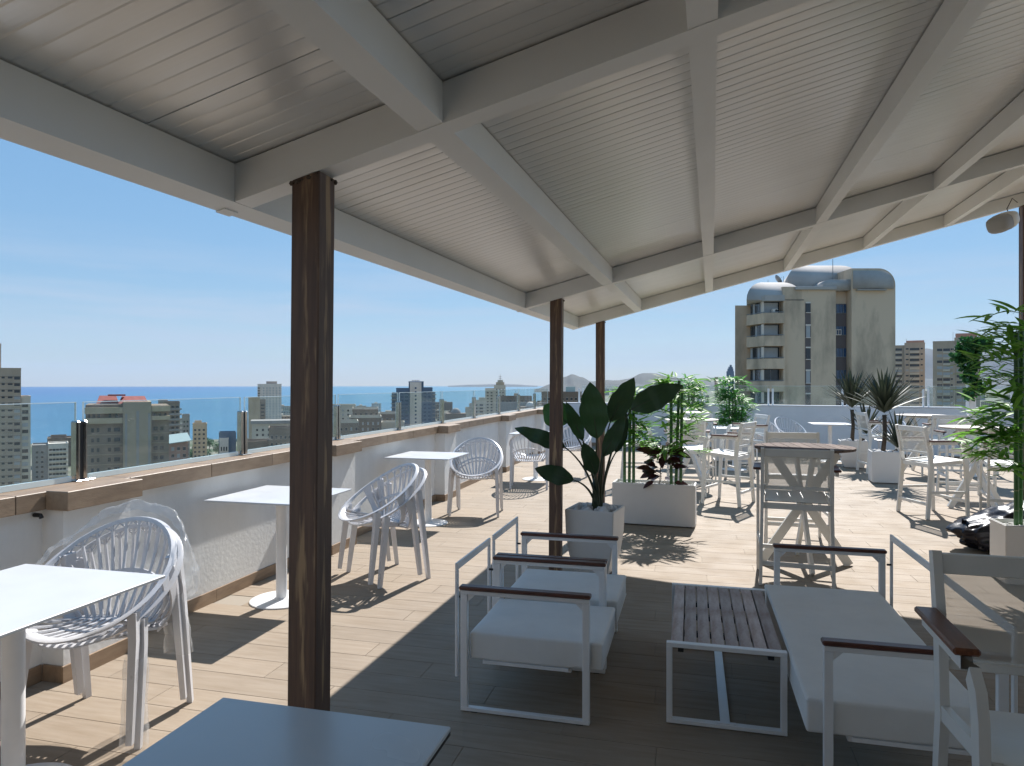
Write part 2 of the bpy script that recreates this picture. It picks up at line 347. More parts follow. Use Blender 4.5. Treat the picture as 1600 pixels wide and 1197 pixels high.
def ridge(name, pts, D, depth, seed, m, foot=-61.5):
    mb = MB(); n = 110; rows = 9; rnd = Vector((seed * 13.7, seed * 5.1, 0))
    x0, x1 = pts[0][0], pts[-1][0]; vs = []
    for i in range(n + 1):
        px = lerp(x0, x1, i / n)
        for k in range(len(pts) - 1):
            if pts[k][0] <= px <= pts[k + 1][0] + 1e-6:
                t = (px - pts[k][0]) / (pts[k + 1][0] - pts[k][0]); t = t * t * (3 - 2 * t); yt = lerp(pts[k][1], pts[k + 1][1], t); break
        top = EYE - (yt - 600) / FPX * D
        for j in range(rows):
            u = j / (rows - 1) * 2 - 1            # -1 near foot, 0 ridge, 1 far foot
            d = D + u * depth * (1 + .15 * noise.noise(Vector((i * .13, j * .7, 0)) + rnd))
            h = (1 - abs(u)) ** 1.25
            nz = noise.fractal(Vector((i * .11, j * .5, 1.3)) + rnd, 1, 2, 5) * .13 * (0.25 if j == rows // 2 else 1)
            z = foot + (top - foot) * max(0, min(1.02, h + nz * (1 if 0 < j < rows - 1 else 0)))
            v = A(px, 600, d); vs.append((v.x, v.y, z))
    fs = [(i * rows + j, (i + 1) * rows + j, (i + 1) * rows + j + 1, i * rows + j + 1) for i in range(n) for j in range(rows - 1)]
    mb.add(vs, fs); return tag(mb.build(name, m, smooth=True), kind='structure')
hill_m = mat('scrub_hill', (.04, .055, .055), .95, color2=(.065, .07, .065), vscale=.004, detail=8)
ridge('headland_hill', [(835, 608), (862, 600), (880, 589), (895, 584.5), (908, 589), (925, 596), (945, 594), (975, 594), (1000, 600), (1040, 608)], 6200, 900, 1, hill_m)
ridge('coastal_hill', [(925, 606), (955, 596), (980, 592), (1005, 583), (1022, 583), (1050, 590), (1075, 593), (1110, 597), (1150, 600), (1190, 606)], 6800, 1000, 2, hill_m)
ridge('plain_hills', [(1040, 604), (1075, 593), (1110, 590), (1160, 586), (1220, 588), (1300, 584), (1380, 590), (1450, 592), (1600, 588), (1750, 596)], 9500, 1500, 3, hill_m)
ridge('mountains', [(1330, 600), (1385, 570), (1420, 552), (1450, 545), (1475, 549), (1510, 556), (1535, 545), (1560, 541), (1590, 545), (1640, 552), (1720, 575), (1800, 600)], 12000, 1800, 4, hill_m)
ridge('low_headland', [(700, 602.5), (740, 601), (780, 600), (800, 600.5), (840, 602.5)], 16500, 1200, 5, hill_m)

hz = MB(); hz.span((-20500, -20500, -63.5), (20500, 20500, 640)); hm = bpy.data.materials.new('air_haze'); hm.use_nodes = True
hm.node_tree.nodes.clear(); _o = hm.node_tree.nodes.new('ShaderNodeOutputMaterial'); _v = hm.node_tree.nodes.new('ShaderNodeVolumePrincipled')
_v.inputs['Color'].default_value = (.62, .76, 1, 1); _v.inputs['Density'].default_value = 2.0e-5; _v.inputs['Anisotropy'].default_value = .0
hm.node_tree.links.new(_v.outputs[0], _o.inputs['Volume'])
tag(hz.build('haze', hm), kind='stuff')

# ------------------------------------------------------------------ terrace floor
def floor():
    fb = MB(); fb.span((-3.6, -5, LAND_Z), (10.5, 17.7, -.0032)); root = tag(fb.build('terrace_floor', M_['grout']), kind='structure')
    TL, TW, gp = 1.2, .2, .0025
    me = MB(); me.span((-TL / 2 + gp / 2, -TW / 2 + gp / 2, -.0028), (TL / 2 - gp / 2, TW / 2 - gp / 2, 0), .0008); tile = me.mesh('floor_tile', M_['tile'])
    cand = []; rest = []
    y = -4.0; r = 0
    while y < 17.3:
        x = -3.2 - (r * .41 % 1.2) + .2
        while x < 10.4:
            c = Vector((x + TL / 2, y + TW / 2, 0)); D = -c.x * SY + c.y * CY; Xc = c.x * CY + c.y * SY
            ok = D > 1.9 and abs(Xc / D) < .80
            (cand if ok else rest).append((D, c, x)); x += TL
        y += TW; r += 1
    cand.sort(key=lambda t: t[0])
    for (D, c, x) in cand[:300]:
        o = inst('floor_tile', tile, root, c + Vector((0, 0, random.uniform(-.0003, 0))))
    jb = MB()
    for (D, c, x) in cand[300:] + rest:
        jb.span((max(c.x - TL / 2, -3.3) + gp / 2, c.y - TW / 2 + gp / 2, -.0028), (min(c.x + TL / 2, 10.45) - gp / 2, c.y + TW / 2 - gp / 2, random.uniform(-.0003, 0)))
    tag(jb.build('floor_tiles', M_['tile_far'], root), kind='stuff')
floor()

# ------------------------------------------------------------------ left parapet with coping and skirting tiles
WALL_X = -3.25
PIERS = [(-.10, .34), (2.89, 3.33), (5.65, 6.09), (8.60, 9.04), (11.72, 12.16), (14.66, 15.1)]
def parapet():
    root = empty('parapet_wall', (WALL_X, 6, 0), 0, 'long white plastered parapet with piers, brown coping and skirting along the seaward edge', 'wall')
    def L_(v): return (v[0] - WALL_X, v[1] - 6, v[2])
    def sp(mb, a, b, bev=0): mb.span(L_(a), L_(b), bev)
    w = MB(); sp(w, (-3.55, -4.5, -.3), (WALL_X, 17.42, .886)); w.build('wall', M_['wall'], root)
    for (a, b) in PIERS:
        p = MB(); sp(p, (WALL_X - .01, a, -.008), (-3.115, b, .884)); p.build('pier', M_['wall'], root)
        c = MB(); sp(c, (-3.195, a - .03, .886), (-3.055, b + .03, .984), .003); c.build('coping_tile', M_['coping'], root)
        k = MB(); sp(k, (-3.115, a - .012, .0), (-3.103, b + .012, .085)); k.build('skirting_tile', M_['coping'], root)
        for (yy, s) in ((a, -1), (b, 1)):
            k = MB(); sp(k, (WALL_X + .013, yy, 0), (-3.116, yy + s * .0115, .085)); k.build('skirting_tile', M_['coping'], root)
    y = -4.5; L = .72
    while y < 17.4:
        e = min(y + L, 17.4)
        c = MB(); sp(c, (-3.56, y + .0015, .888), (-3.198, e - .0015, .98), .003); c.build('coping_tile', M_['coping'], root); y += L
    edges = [-4.5] + [v for p in PIERS for v in p] + [17.4]
    for i in range(0, len(edges), 2):
        y = edges[i] + .012
        while y < edges[i + 1] - .02:
            e = min(y + .9, edges[i + 1] - .012)
            k = MB(); sp(k, (WALL_X, y + .001, 0), (WALL_X + .012, e - .001, .085)); k.build('skirting_tile', M_['coping'], root); y = e
    n = MB(); n.tube([L_((-3.245, 2.84, .862)), L_((-3.205, 2.84, .862)), L_((-3.198, 2.84, .848))], .011, 8); n.build('drain_nozzle', M_['dark'], root)
parapet()
def glass_rail():
    gx = -3.38; y0 = 3.24; st = 1.492
    root = empty('glass_railing', (gx, 6, .98), 0, 'frameless glass railing with short polished steel posts on the seaward parapet', 'railing')
    def S(mb, a, b, bev=0): mb.span((a[0], a[1] - 6, a[2] - .98), (b[0], b[1] - 6, b[2] - .98), bev)
    pm = MB(); 
    for s in (-1, 1): pm.span((-.026, s * .012 - .0 if s > 0 else -.038, 0), (.026, .038 if s > 0 else -.012, .34), .008)
    post_me = pm.mesh('steel_post', M_['steel'])
    cm = MB(); cm.span((-.015, -.0115, .001), (.015, .0115, .335)); core_me = cm.mesh('rubber_core', M_['dark'])
    bm_ = MB(); bm_.span((-.05, -.06, .0005), (.05, .06, .007), .002); plate_me = bm_.mesh('base_plate', M_['steel'])
    for k in range(-4, 9):
        y = y0 + k * st
        p = inst('steel_post', post_me, root, (0, y - 6, .0015)); inst('rubber_core', core_me, p); inst('base_plate', plate_me, p)
        g = MB(); S(g, (gx - .0 - gx - .005, y + .028, 1.012), (.005, y + st - .028, 1.424)); q = g.build('glass_pane', M_['glass'], root)
        e = MB(); S(e, (-.005, y + .028, 1.4245), (.005, y + st - .028, 1.4285)); S(e, (-.005, y + .0245, 1.012), (.005, y + .0278, 1.4285)); S(e, (-.005, y + st - .0278, 1.012), (.005, y + st - .0245, 1.4285)); e.build('pane_edge_highlight', M_['glass_edge'], q)
        c = MB(); S(c, (-.010, y + .06, .9812), (.010, y + st - .06, 1.0115)); c.build('pane_channel', M_['glass_edge'], q)
glass_rail()

# ------------------------------------------------------------------ back wall with its glass
def back_wall():
    p0 = Vector((-3.25, 17.45)); p1 = Vector((10.2, 14.76)); d = (p1 - p0); Ln = d.length; ang = math.atan2(d.y, d.x)
    root = empty('back_wall', (p0.x, p0.y, 0), ang, 'smooth white wall closing the far end of the terrace below the concrete tower', 'wall')
    w = MB(); w.span((0, 0, -.3), (Ln, .22, 1.04)); w.build('wall', M_['backwall'], root)
    c = MB(); c.span((-.01, -.012, 1.041), (Ln, .235, 1.065), .004); c.build('coping', M_['backwall'], root)
    k = MB(); k.span((0.02, -.011, 0), (Ln, -.0, .08)); k.build('skirting', M_['coping'], root)
    r = empty('back_railing', (p0.x, p0.y, 1.065), ang, 'clear glass railing with pale twin posts on the far end wall', 'railing')
    st = 1.5; n = int(Ln / st); off = .55
    pm = MB()
    for s in (-1, 1): pm.span((s * .045 - .02, .09, .001), (s * .045 + .02, .13, .36), .006)
    me = pm.mesh('twin_post', M_['metal'])
    for i in range(n + 1):
        x = i * st + off
        if x > Ln: break
        inst('twin_post', me, r, (x, 0, 0))
        if x + st < Ln:
            g = MB(); g.span((x + .025, .105, .02), (x + st - .025, .115, .42)); q = g.build('glass_pane', M_['glass'], r)
            e = MB(); e.span((x + .025, .105, .4205), (x + st - .025, .115, .425)); e.build('pane_edge_highlight', M_['glass_edge'], q)
back_wall()

# ------------------------------------------------------------------ pergola
PU = [-1.502, -.808, -.059, .717, 1.465, 2.18, 2.92, 3.66, 4.40, 5.14, 5.88, 6.62, 7.36, 8.10]
PV = [-5.2, -1.70, 1.851, 5.39, 7.70]
RM, RT, RR = .25, .011, -.027
def roofpt(u, v, h=0.0):
    return Vector((u * math.cos(RR) - v * math.sin(RR), u * math.sin(RR) + v * math.cos(RR), 2.22 + RM * (u + 1.1) + RT * (v - 5.6) + h))
def roof_box(mb, u0, u1, v0, v1, h0, h1):
    vs = [roofpt(u, v, h) for u in (u0, u1) for v in (v0, v1) for h in (h0, h1)]
    mb.add(vs, [(0, 1, 3, 2), (4, 6, 7, 5), (0, 4, 5, 1), (2, 3, 7, 6), (0, 2, 6, 4), (1, 5, 7, 3)])
def pergola():
    root = empty('pergola', (0, 0, 0), 0, 'white sheet roofed pergola on dark timber posts shading the near terrace', 'pergola')
    H = .118; bw = .085
    for i, v in enumerate(PV):
        m = MB(); roof_box(m, PU[0] + .0755, PU[-1], v, v + bw, 0, H); m.build('cross_beam', M_['beam'], root)
    m = MB(); roof_box(m, PU[0], PU[0] + .075, PV[0], PV[-1] + bw, -.001, H + .001); m.build('eave_beam', M_['beam'], root)
    m = MB(); roof_box(m, PU[-1] + .0005, PU[-1] + .08, PV[0], PV[-1] + bw, -.001, H); m.build('ridge_beam', M_['beam'], root)
    for u in PU[1:-1]:
        for a, b in zip(PV[:-1], PV[1:]):
            m = MB(); roof_box(m, u, u + .075, a + bw + .0005, b - .0005, .002, H - .001); m.build('rafter', M_['beam'], root)
    for v in PV[1:-1]:
        m = MB(); roof_box(m, PU[0] - .003, PU[0] + .03, v + .01, v + bw - .01, -.005, -.0015); m.build('joint_plate', M_['beam'], root)
    # sheet panels with fine ribs, one per metre along the roof
    v = -5.5; nb = 16
    while v < 8.1:
        W = 1.0 if v + 1.0 < 8.15 else 8.12 - v
        prof = []; pitch = 1.0 / nb
        for k in range(int(round(W / pitch))):
            a = v + k * pitch
            prof += [(a + .002 if k == 0 else a + .0035, 0), (a + pitch * .3, -.0006), (a + pitch * .55, -.0008), (a + pitch * .8, -.0005), (a + pitch - .0030, 0), (a + pitch - .0008, .0022)]
            if k == int(round(W / pitch)) - 1: prof[-1] = (a + pitch - .0035, .012)
        vs = []; fs = []; us = (-1.60, 8.3)
        for u in us:
            for (q, h) in prof: vs.append(roofpt(u, q, .124 + h))
            vs.append(roofpt(u, prof[-1][0], .18)); vs.append(roofpt(u, prof[0][0], .18))
        n = len(prof) + 2
        for i in range(n): j = (i + 1) % n; fs.append((i, n + i, n + j, j))
        fs.append(tuple(range(n))[::-1]); fs.append(tuple(range(n, 2 * n)))
        m = MB(); m.add(vs, fs); o = m.build('roof_panel', M_['roof'], root)
        v += W + .0005
    # posts: base x,y, width, lean
    for (u, v, lean) in ((-1.222, PV[2], .55), (-1.228, PV[3], .3), (-1.235, PV[4], .0), (2.842, PV[4] + .0, 0), (-1.222, PV[1], 0), (3.05, PV[2] - 7, 0)):
        w = .094; q = roofpt(u + w / 2, v + w / 2 - .004, 0); hgt = q.z
        pm = MB(); vs = []
        for x in (-w / 2, w / 2):
            for y in (-w / 2, w / 2):
                vs += [(x, y, 0.0), (x, y, hgt + RM * x - .003)]
        pm.add(vs, [(0, 1, 3, 2), (4, 6, 7, 5), (0, 4, 5, 1), (2, 3, 7, 6), (0, 2, 6, 4), (1, 5, 7, 3)])
        bmq = bmesh.new(); o = pm.build('wooden_post', M_['post'], root)
        bmq.from_mesh(o.data); bmesh.ops.bevel(bmq, geom=[e for e in bmq.edges], offset=.003, segments=1, affect='EDGES'); bmq.to_mesh(o.data); bmq.free()
        fb = MB(); rq = random.Random(int(v * 100))
        for q_ in range(9):
            fx, fy = rq.choice([(rq.uniform(-w / 2, w / 2), -w / 2), (w / 2, rq.uniform(-w / 2, w / 2)), (w / 2, w / 2)]); rs_ = rq.uniform(.004, .009)
            fb.lathe([(rs_ * .5, -rs_ * .8), (rs_, 0), (rs_ * .5, rs_ * .8)], 7, (fx, fy, hgt + RM * fx - .010 - rs_ * .4))
        fb.build('foam_bead', M_['trunk'], o, True)
        tl = R(lean); o.location = (q.x - math.sin(tl) * hgt, q.y, .001); o.rotation_euler = (0, tl, 0)
pergola()

# ------------------------------------------------------------------ white square tables
def square_table(name, pos, label, top='laminate', edge=None, size=.72, h=.75, rz=0, group='square cafe tables'):
    root = empty(name, (pos[0], pos[1], 0), rz, label, 'table', group)
    t = MB(); t.span((-size / 2, -size / 2, h - .012), (size / 2, size / 2, h), .0025); tp = t.build('table_top', M_[top], root)
    if edge:
        e = MB(); e.span((-size / 2 + .001, -size / 2 + .001, h - .020), (size / 2 - .001, size / 2 - .001, h - .0122)); e.build('top_edge', M_[edge], tp)
    l = MB(); l.tube([(0, 0, .012), (0, 0, h - .030)], .038, 20); l.build('leg', M_['metal'], root, smooth='auto')
    k = MB(); k.span((-.17, -.17, h - .030), (.17, .17, h - .0205)); k.build('bracket', M_['metal'], root)
    b = MB(); b.lathe([(.215, .001), (.215, .008), (.205, .013), (.05, .015), (.042, .022)], 40); b.build('base', M_['metal'], root, smooth='auto')
    return root
square_table('cafe_table', (-2.44, 2.05), 'white square pedestal table nearest the camera, in front of the plastic wrapped chairs')
square_table('cafe_table', (-2.81, 4.38), 'white square pedestal table partly hidden behind the nearest dark timber post')
square_table('cafe_table', (-2.80, 7.20), 'white square pedestal table by the parapet between two shell chairs, third from the camera')
square_table('cafe_table', (-2.42, 10.95), 'white square pedestal table by the parapet seen behind the broad dark leaves')
square_table('cafe_table', (2.66, 14.93), 'white square table against the blue shaded far wall beside the smaller yucca')
square_table('cafe_table', (.75, 13.1), 'white square table by the far bamboo planters, only its top edge showing')
square_table('dark_edged_table', (-.83, 1.205), 'shaded pale grey table top with a thin black edge, beside the nearest timber post', 'laminate_grey', 'black_edge', size=.60, group=None)

# ------------------------------------------------------------------ shell chairs
def make_shell_chair():
    root = empty('shell_chair')
    a, b = .295, .30; zc, zs = .63, .195
    def rim(t, k=1.0, dz=0.0):          # t = 0 at the back, pi at the front
        s = math.cos(t)
        return Vector((a * k * math.sin(t), b * k * s, zc + zs * s + .018 * (s * s) - .0 + dz))
    n = 56
    m = MB()
    # rim as a thin upright band that flattens into a lip at the front
    P = [rim(2 * math.pi * i / n) for i in range(n)]
    vs = []; fs = []
    for i in range(n):
        t = 2 * math.pi * i / n; s = math.cos(t); f = max(0, -s) ** 2
        out = Vector((math.sin(t), math.cos(t) * .9, 0)).normalized(); nrm = Vector((0, -math.sin(R(33)), math.cos(R(33))))
        wid = .023 + .035 * f; inw = (-out * lerp(.35, .95, f) + Vector((0, 0, -1)) * lerp(.95, .22, f)).normalized(); th = (inw.cross(Vector((math.cos(t), -math.sin(t), 0)))).normalized() * .0055
        c0 = P[i]; c1 = P[i] + inw * wid; lip = out * .012 - Vector((0, 0, .004))
        vs += [c0 + lip - th, c0 + lip + th * .2, c0 + th + inw * .004, c1 + th, c1 - th, c0 - th + inw * .006]
    q = 6
    for i in range(n):
        j = (i + 1) % n
        for k in range(q): fs.append((i * q + k, i * q + (k + 1) % q, j * q + (k + 1) % q, j * q + k))
    m.add(vs, fs)
    # ribs of the back: base at the seat rear, fanning to the rim
    rb = []; NR = 13
    for i in range(NR):
        g = (i - (NR - 1) / 2) / ((NR - 1) / 2)
        top = rim(R(76) * g, .975, -.02); base = Vector((.165 * g, .135 - .03 * g * g, .405))
        mid = base.lerp(top, .5) + Vector((.03 * g, .055 * (1 - .35 * g * g), -.035))
        path = []
        for k in range(9):
            u = k / 8; path.append(base * (1 - u) ** 2 + mid * (2 * u * (1 - u)) + top * u * u)
        rb.append(path)
    # arches joining neighbouring ribs below the rim
    for i in range(NR - 1):
        p, r_ = rb[i][7].lerp(rb[i][8], .5), rb[i + 1][7].lerp(rb[i + 1][8], .5); tm = (rb[i][8] + rb[i + 1][8]) / 2 + Vector((0, 0, .008))
        arc = []
        for k in range(7):
            u = k / 6; c = (p * (1 - u) + r_ * u); hgt = math.sin(math.pi * u) ** .6; arc.append(c.lerp(tm, hgt * .95))
        m.sweep(arc, .007, .006, (0, 1, .2))
    m.build('rim', M_['plastic'], root, smooth='auto')
    for path in rb:
        r = MB(); r.sweep(path, .013, .009, (0, -1, .35)); r.build('back_rib', M_['plastic'], root, smooth='auto')
    arc = MB(); arc.sweep([rb[i][4] + Vector((0, .002, 0)) for i in range(NR)], .012, .02, (0, .25, 1)); arc.build('back_arc', M_['plastic'], root, smooth='auto')
    # broad side straps running from the rim down to the seat rear, and seat edges
    for s in (-1, 1):
        st = MB(); e = rim(R(84) * s, .98, -.015); f_ = Vector((.19 * s, .10, .405)); md = e.lerp(f_, .5) + Vector((.05 * s, .02, -.05))
        st.sweep([e * (1 - u) ** 2 + md * (2 * u * (1 - u)) + f_ * u * u for u in [k / 8 for k in range(9)]], [.07 - .03 * math.sin(math.pi * k / 8) for k in range(9)], .008, (s, 0, .4)); st.build('side_strap', M_['plastic'], root, smooth='auto')
        se = MB(); e0 = rim(R(128) * s, .97, -.02); md = e0.lerp(f_, .5) + Vector((.02 * s, 0, -.025))
        se.sweep([e0 * (1 - u) ** 2 + md * (2 * u * (1 - u)) + f_ * u * u for u in [k / 6 for k in range(7)]], .034, .010, (0, 0, 1)); se.build('seat_edge', M_['plastic'], root, smooth='auto')
    sr = MB(); sr.sweep([(-.20, .095, .405), (-.1, .118, .402), (0, .125, .401), (.1, .118, .402), (.20, .095, .405)], .075, .010, (0, 0, 1)); sr.build('seat_rear', M_['plastic'], root, smooth='auto')
    NS = 12
    for i in range(NS):
        g = (i - (NS - 1) / 2) / ((NS - 1) / 2); xf = .215 * g; t = math.pi - math.asin(max(-1, min(1, xf / a)))
        fr = rim(t, .90, -.012); rear = Vector((.17 * g, .10, .406)); md = fr.lerp(rear, .5) + Vector((0, 0, -.022))
        sl = MB(); sl.sweep([fr * (1 - u) ** 2 + md * (2 * u * (1 - u)) + rear * u * u for u in [k / 6 for k in range(7)]], .017, .009, (0, 0, 1)); sl.build('seat_slat', M_['plastic'], root, smooth='auto')
    cb = MB(); cb.sweep([(-.225, -.10, .437), (-.1, -.10, .420), (0, -.10, .418), (.1, -.10, .420), (.225, -.10, .437)], .016, .008, (0, 0, 1)); cb.build('seat_crossbar', M_['plastic'], root, smooth='auto')
    for s in (-1, 1):
        for (tp, bt) in ((rim(R(118) * s, .985, -.02), Vector((.285 * s, -.205, .0))), (rim(R(62) * s, .97, -.03), Vector((.265 * s, .225, .0)))):
            lg = MB(); kn = tp.lerp(bt, .22) + Vector((.006 * s, 0, 0))
            for (w, off) in ((.040, 0),):
                lg.sweep([tp, kn, kn.lerp(bt, .5), bt], [.052, .044, .038, .030], [.036, .032, .028, .024], (s * .9, .25, .1))
            lg.build('leg', M_['plastic'], root, smooth='auto')
    return root
proto_chair = make_shell_chair(); used_chair = [False]
def shell_chair(pos, rz, label, z=0.0, tilt=0.0):
    o = proto_chair if not used_chair[0] else copy_tree(proto_chair); used_chair[0] = True
    o.location = (pos[0], pos[1], z); o.rotation_euler = (tilt, 0, rz); return tag(o, label, 'chair', 'white shell chairs with fan shaped backs')
def face(d): return math.atan2(d[0], -d[1])          # heading whose local -Y points along d
c1 = (-2.56, 2.58); r1 = face((.07, -.445))
def stack(pos, rz, la, lb, dx=.055):
    f = Vector((math.sin(rz), -math.cos(rz)))
    shell_chair((pos[0] - f.x * dx / 2, pos[1] - f.y * dx / 2), rz, la)
    shell_chair((pos[0] + f.x * dx / 2, pos[1] + f.y * dx / 2), rz, lb, .042)
stack(c1, r1, 'lower chair of the plastic wrapped pair behind the nearest square table', 'upper chair of the plastic wrapped pair behind the nearest square table')
stack((-2.375, 5.12), face((-.285, -.355)), 'lower of two stacked shell chairs turned sideways just right of the nearest post', 'upper of two stacked shell chairs turned sideways just right of the nearest post', .075)
stack((-2.45, 7.86), face((.04, -.35)), 'lower of two stacked shell chairs at the third table, facing the camera', 'upper of two stacked shell chairs at the third table, facing the camera')
shell_chair((-2.31, 10.07), face((-.08, .6)), 'shell chair seen from behind with bright backlit ribs, left of the second post')
stack((-1.92, 11.55), face((-.05, -.4)), 'lower of two stacked shell chairs seen past the right side of the second post', 'upper of two stacked shell chairs seen past the right side of the second post')
shell_chair((2.0, 15.5), face((.35, -.6)), 'shell chair in front of the blue shaded far wall left of the square table')
shell_chair((1.45, 15.15), face((.3, -.6)), 'shell chair behind the far bamboo, its round rim showing right of the leaves')
shell_chair((3.72, 15.0), face((-.4, -.5)), 'shell chair half hidden behind the taller yucca stem')

def plastic_wrap():
    root = empty('plastic_wrap', (c1[0], c1[1], 0), r1, 'clear crumpled plastic film wrapped over the back and legs of the nearest chairs', 'plastic film')
    def sheet(name, fn, nu, nv, seed, amp):
        mb = MB(); vs = []
        for i in range(nu + 1):
            for j in range(nv + 1):
                p = Vector(fn(i / nu, j / nv)); nn = noise.noise_vector(p * 9 + Vector((seed, 0, 0))) * amp + noise.noise_vector(p * 26 + Vector((0, seed, 0))) * amp * .45
                vs.append(p + nn)
        mb.add(vs, [(i * (nv + 1) + j, (i + 1) * (nv + 1) + j, (i + 1) * (nv + 1) + j + 1, i * (nv + 1) + j + 1) for i in range(nu) for j in range(nv)])
        mb.build(name, M_['wrap'], root, smooth=True)
    def hood(u, v):
        t = lerp(-1.9, 1.5, u); s = math.cos(t); top = Vector((.31 * math.sin(t), .315 * s - .02, .675 + .19 * s + .02 * s * s))
        peak = .17 * max(0, math.sin(u * math.pi)) * (1 - .4 * u)
        off = math.sin(min(1, v * 1.3) * math.pi * .5)
        return top + Vector((.05 * math.sin(t) * off, (.06 + .05 * max(s, 0)) * off, .03 * math.sin(math.pi * min(1, v * 2)) + peak * (1 - abs(2 * v - .5)) * .35 - .32 * max(0, v - .15) * (0.5 + .5 * max(0, s))))
    sheet('hood', hood, 70, 26, 3.1, .026)
    def sleeve(x, y, x2, y2, z0, z1, r0, r1_):
        return lambda u, v: (lerp(x, x2, v) + lerp(r0, r1_, v) * math.cos(u * 2 * math.pi), lerp(y, y2, v) + lerp(r0, r1_, v) * math.sin(u * 2 * math.pi), lerp(z0, z1, v))
    sheet('sleeve', sleeve(.245, .13, .255, .18, .56, .27, .055, .062), 18, 16, 8.3, .014)
    sheet('sleeve', sleeve(.262, -.16, .285, -.205, .38, .02, .048, .052), 18, 22, 5.7, .010)
plastic_wrap()

# ------------------------------------------------------------------ lounge armchairs, sofa, slatted coffee table
def sled(mb, x0, x1, y, h, t=.032, d=.028):
    mb.span((x0, y - d / 2, .004), (x1, y + d / 2, .022), .002); mb.span((x0, y - d / 2, h - .02), (x1, y + d / 2, h), .002)
    for x in (x0, x1 - t): mb.span((x, y - d / 2 + .0008, .0225), (x + t, y + d / 2 - .0008, h - .0205), .002)
def soft_box(mb, a, b, seed):
    bm = bmesh.new(); bmesh.ops.create_cube(bm, size=1); S = Vector([b[i] - a[i] for i in range(3)]); C = Vector([(a[i] + b[i]) / 2 for i in range(3)])
    for v in bm.verts: v.co = Vector([v.co[i] * S[i] for i in range(3)])
    bmesh.ops.bevel(bm, geom=list(bm.edges), offset=.012, segments=3, affect='EDGES', profile=.6)
    for ax in range(3):
        n = max(2, int(S[ax] / .05)) if ax < 2 else 3
        for k in range(1, n):
            t = -S[ax] / 2 + .014 + (S[ax] - .028) * k / n; pn = Vector((0, 0, 0)); pn[ax] = 1; pc = Vector((0, 0, 0)); pc[ax] = t
            bmesh.ops.bisect_plane(bm, geom=list(bm.verts) + list(bm.edges) + list(bm.faces), plane_co=pc, plane_no=pn)
    o = Vector((seed, seed * .7, 0)); bm.normal_update()
    for v in bm.verts:
        p = v.co; ex = 1 - abs(p.x) / (S.x / 2); ey = 1 - abs(p.y) / (S.y / 2); e = max(0, min(1, min(ex, ey) * 6))
        top = 1 if p.z > S.z * .3 else 0
        d = noise.noise((p + o) * 7) * .0022 + noise.noise((p + o) * 17) * .0012
        v.co = p + Vector((0, 0, top * e * .006)) + v.normal * d * (1 if top or ex < .03 or ey < .03 else 0)
    bm.verts.ensure_lookup_table(); bm.verts.index_update(); mb.add([v.co + C for v in bm.verts], [tuple(v.index for v in f.verts) for f in bm.faces]); bm.free()
def lounge_seat(name, pos, W, Dp, label, cat, back_left=True, rz=0, group=None, ah=.567):
    # local: x across depth 0..Dp (back at x=0), y along the seat 0..W
    root = empty(name, (pos[0], pos[1], 0), rz, label, cat, group)
    for y in (.014, W - .014):
        f = MB(); sled(f, 0, Dp, y, ah); 
        for (gx, s) in ((.0335, 1), (Dp - .0335, -1)):
            f.add([(gx, y - .004, ah - .021), (gx + s * .035, y - .004, ah - .021), (gx, y - .004, ah - .055), (gx, y + .004, ah - .021), (gx + s * .035, y + .004, ah - .021), (gx, y + .004, ah - .055)], [(0, 1, 2), (3, 5, 4), (0, 3, 4, 1), (1, 4, 5, 2), (2, 5, 3, 0)])
        f.build('arm_frame', M_['metal'], root)
        w = MB(); w.span((-.006, y - .024, ah + .001), (Dp + .006, y + .024, ah + .020), .005); w.build('armrest', M_['arm_wood'], root)
        ft = MB()
        for fx in (.05, Dp - .06): ft.span((fx, y - .010, -.0005), (fx + .03, y + .010, .0035))
        ft.build('glide', M_['dark'], root)
    b = MB(); bt = .685; bx = -.034
    n = max(1, int(round(W / .75)))
    b.span((bx, .02, bt - .034), (bx + .012, W - .02, bt), .002); b.span((bx, .02, .15), (bx + .012, .045, bt - .0345), .002); b.span((bx, W - .045, .15), (bx + .012, W - .02, bt - .0345), .002)
    for k in range(1, n): yy = .02 + (W - .04) * k / n; b.span((bx + .0005, yy - .014, .22), (bx + .0115, yy + .014, bt - .0345), .002)
    b.build('back_frame', M_['metal'], root)
    bo = MB()
    for y in (.05, W - .05): bo.tube([(bx + .012, y, .52), (0, y, .52)], .006, 8)
    bo.build('bolt', M_['dark'], root)
    s = MB(); s.span((.10, .0285, .222), (Dp - .10, .05, .2365)); s.span((.10, W - .05, .222), (Dp - .10, W - .0285, .2365)); s.span((.105, .0505, .212), (.13, W - .0505, .236)); s.span((Dp - .12, .0505, .212), (Dp - .09, W - .0505, .236)); s.build('seat_frame', M_['metal'], root)
    c = MB(); cx0, cx1 = .035, Dp + .055; soft_box(c, (cx0, .031, .238), (cx1, W - .031, .362), W * 10)
    cu = c.build('cushion', M_['cushion'], root, 'auto')
    pp = MB()
    for z in (.250, .352): pp.tube([(cx0 + .004, .035, z), (cx1 - .004, .035, z), (cx1 - .001, .045, z), (cx1 - .001, W - .045, z), (cx1 - .004, W - .035, z), (cx0 + .004, W - .035, z)], .0035, 6, closed=True)
    pp.build('piping', M_['cushion'], cu, True)
    return root
lounge_seat('armchair', (-1.045, 3.10), .605, .605, 'low white framed armchair with dark wood arms, nearest to the camera of the pair', 'armchair', group='low lounge armchairs')
lounge_seat('armchair', (-1.045, 3.735), .605, .605, 'low white framed armchair beside the tapered planter, the farther one of the pair', 'armchair', group='low lounge armchairs')
sf = lounge_seat('sofa', (1.06, 4.35), 1.60, .59, 'long low white framed sofa with one seat cushion, right of the slatted coffee table', 'sofa', rz=math.pi, ah=.575)
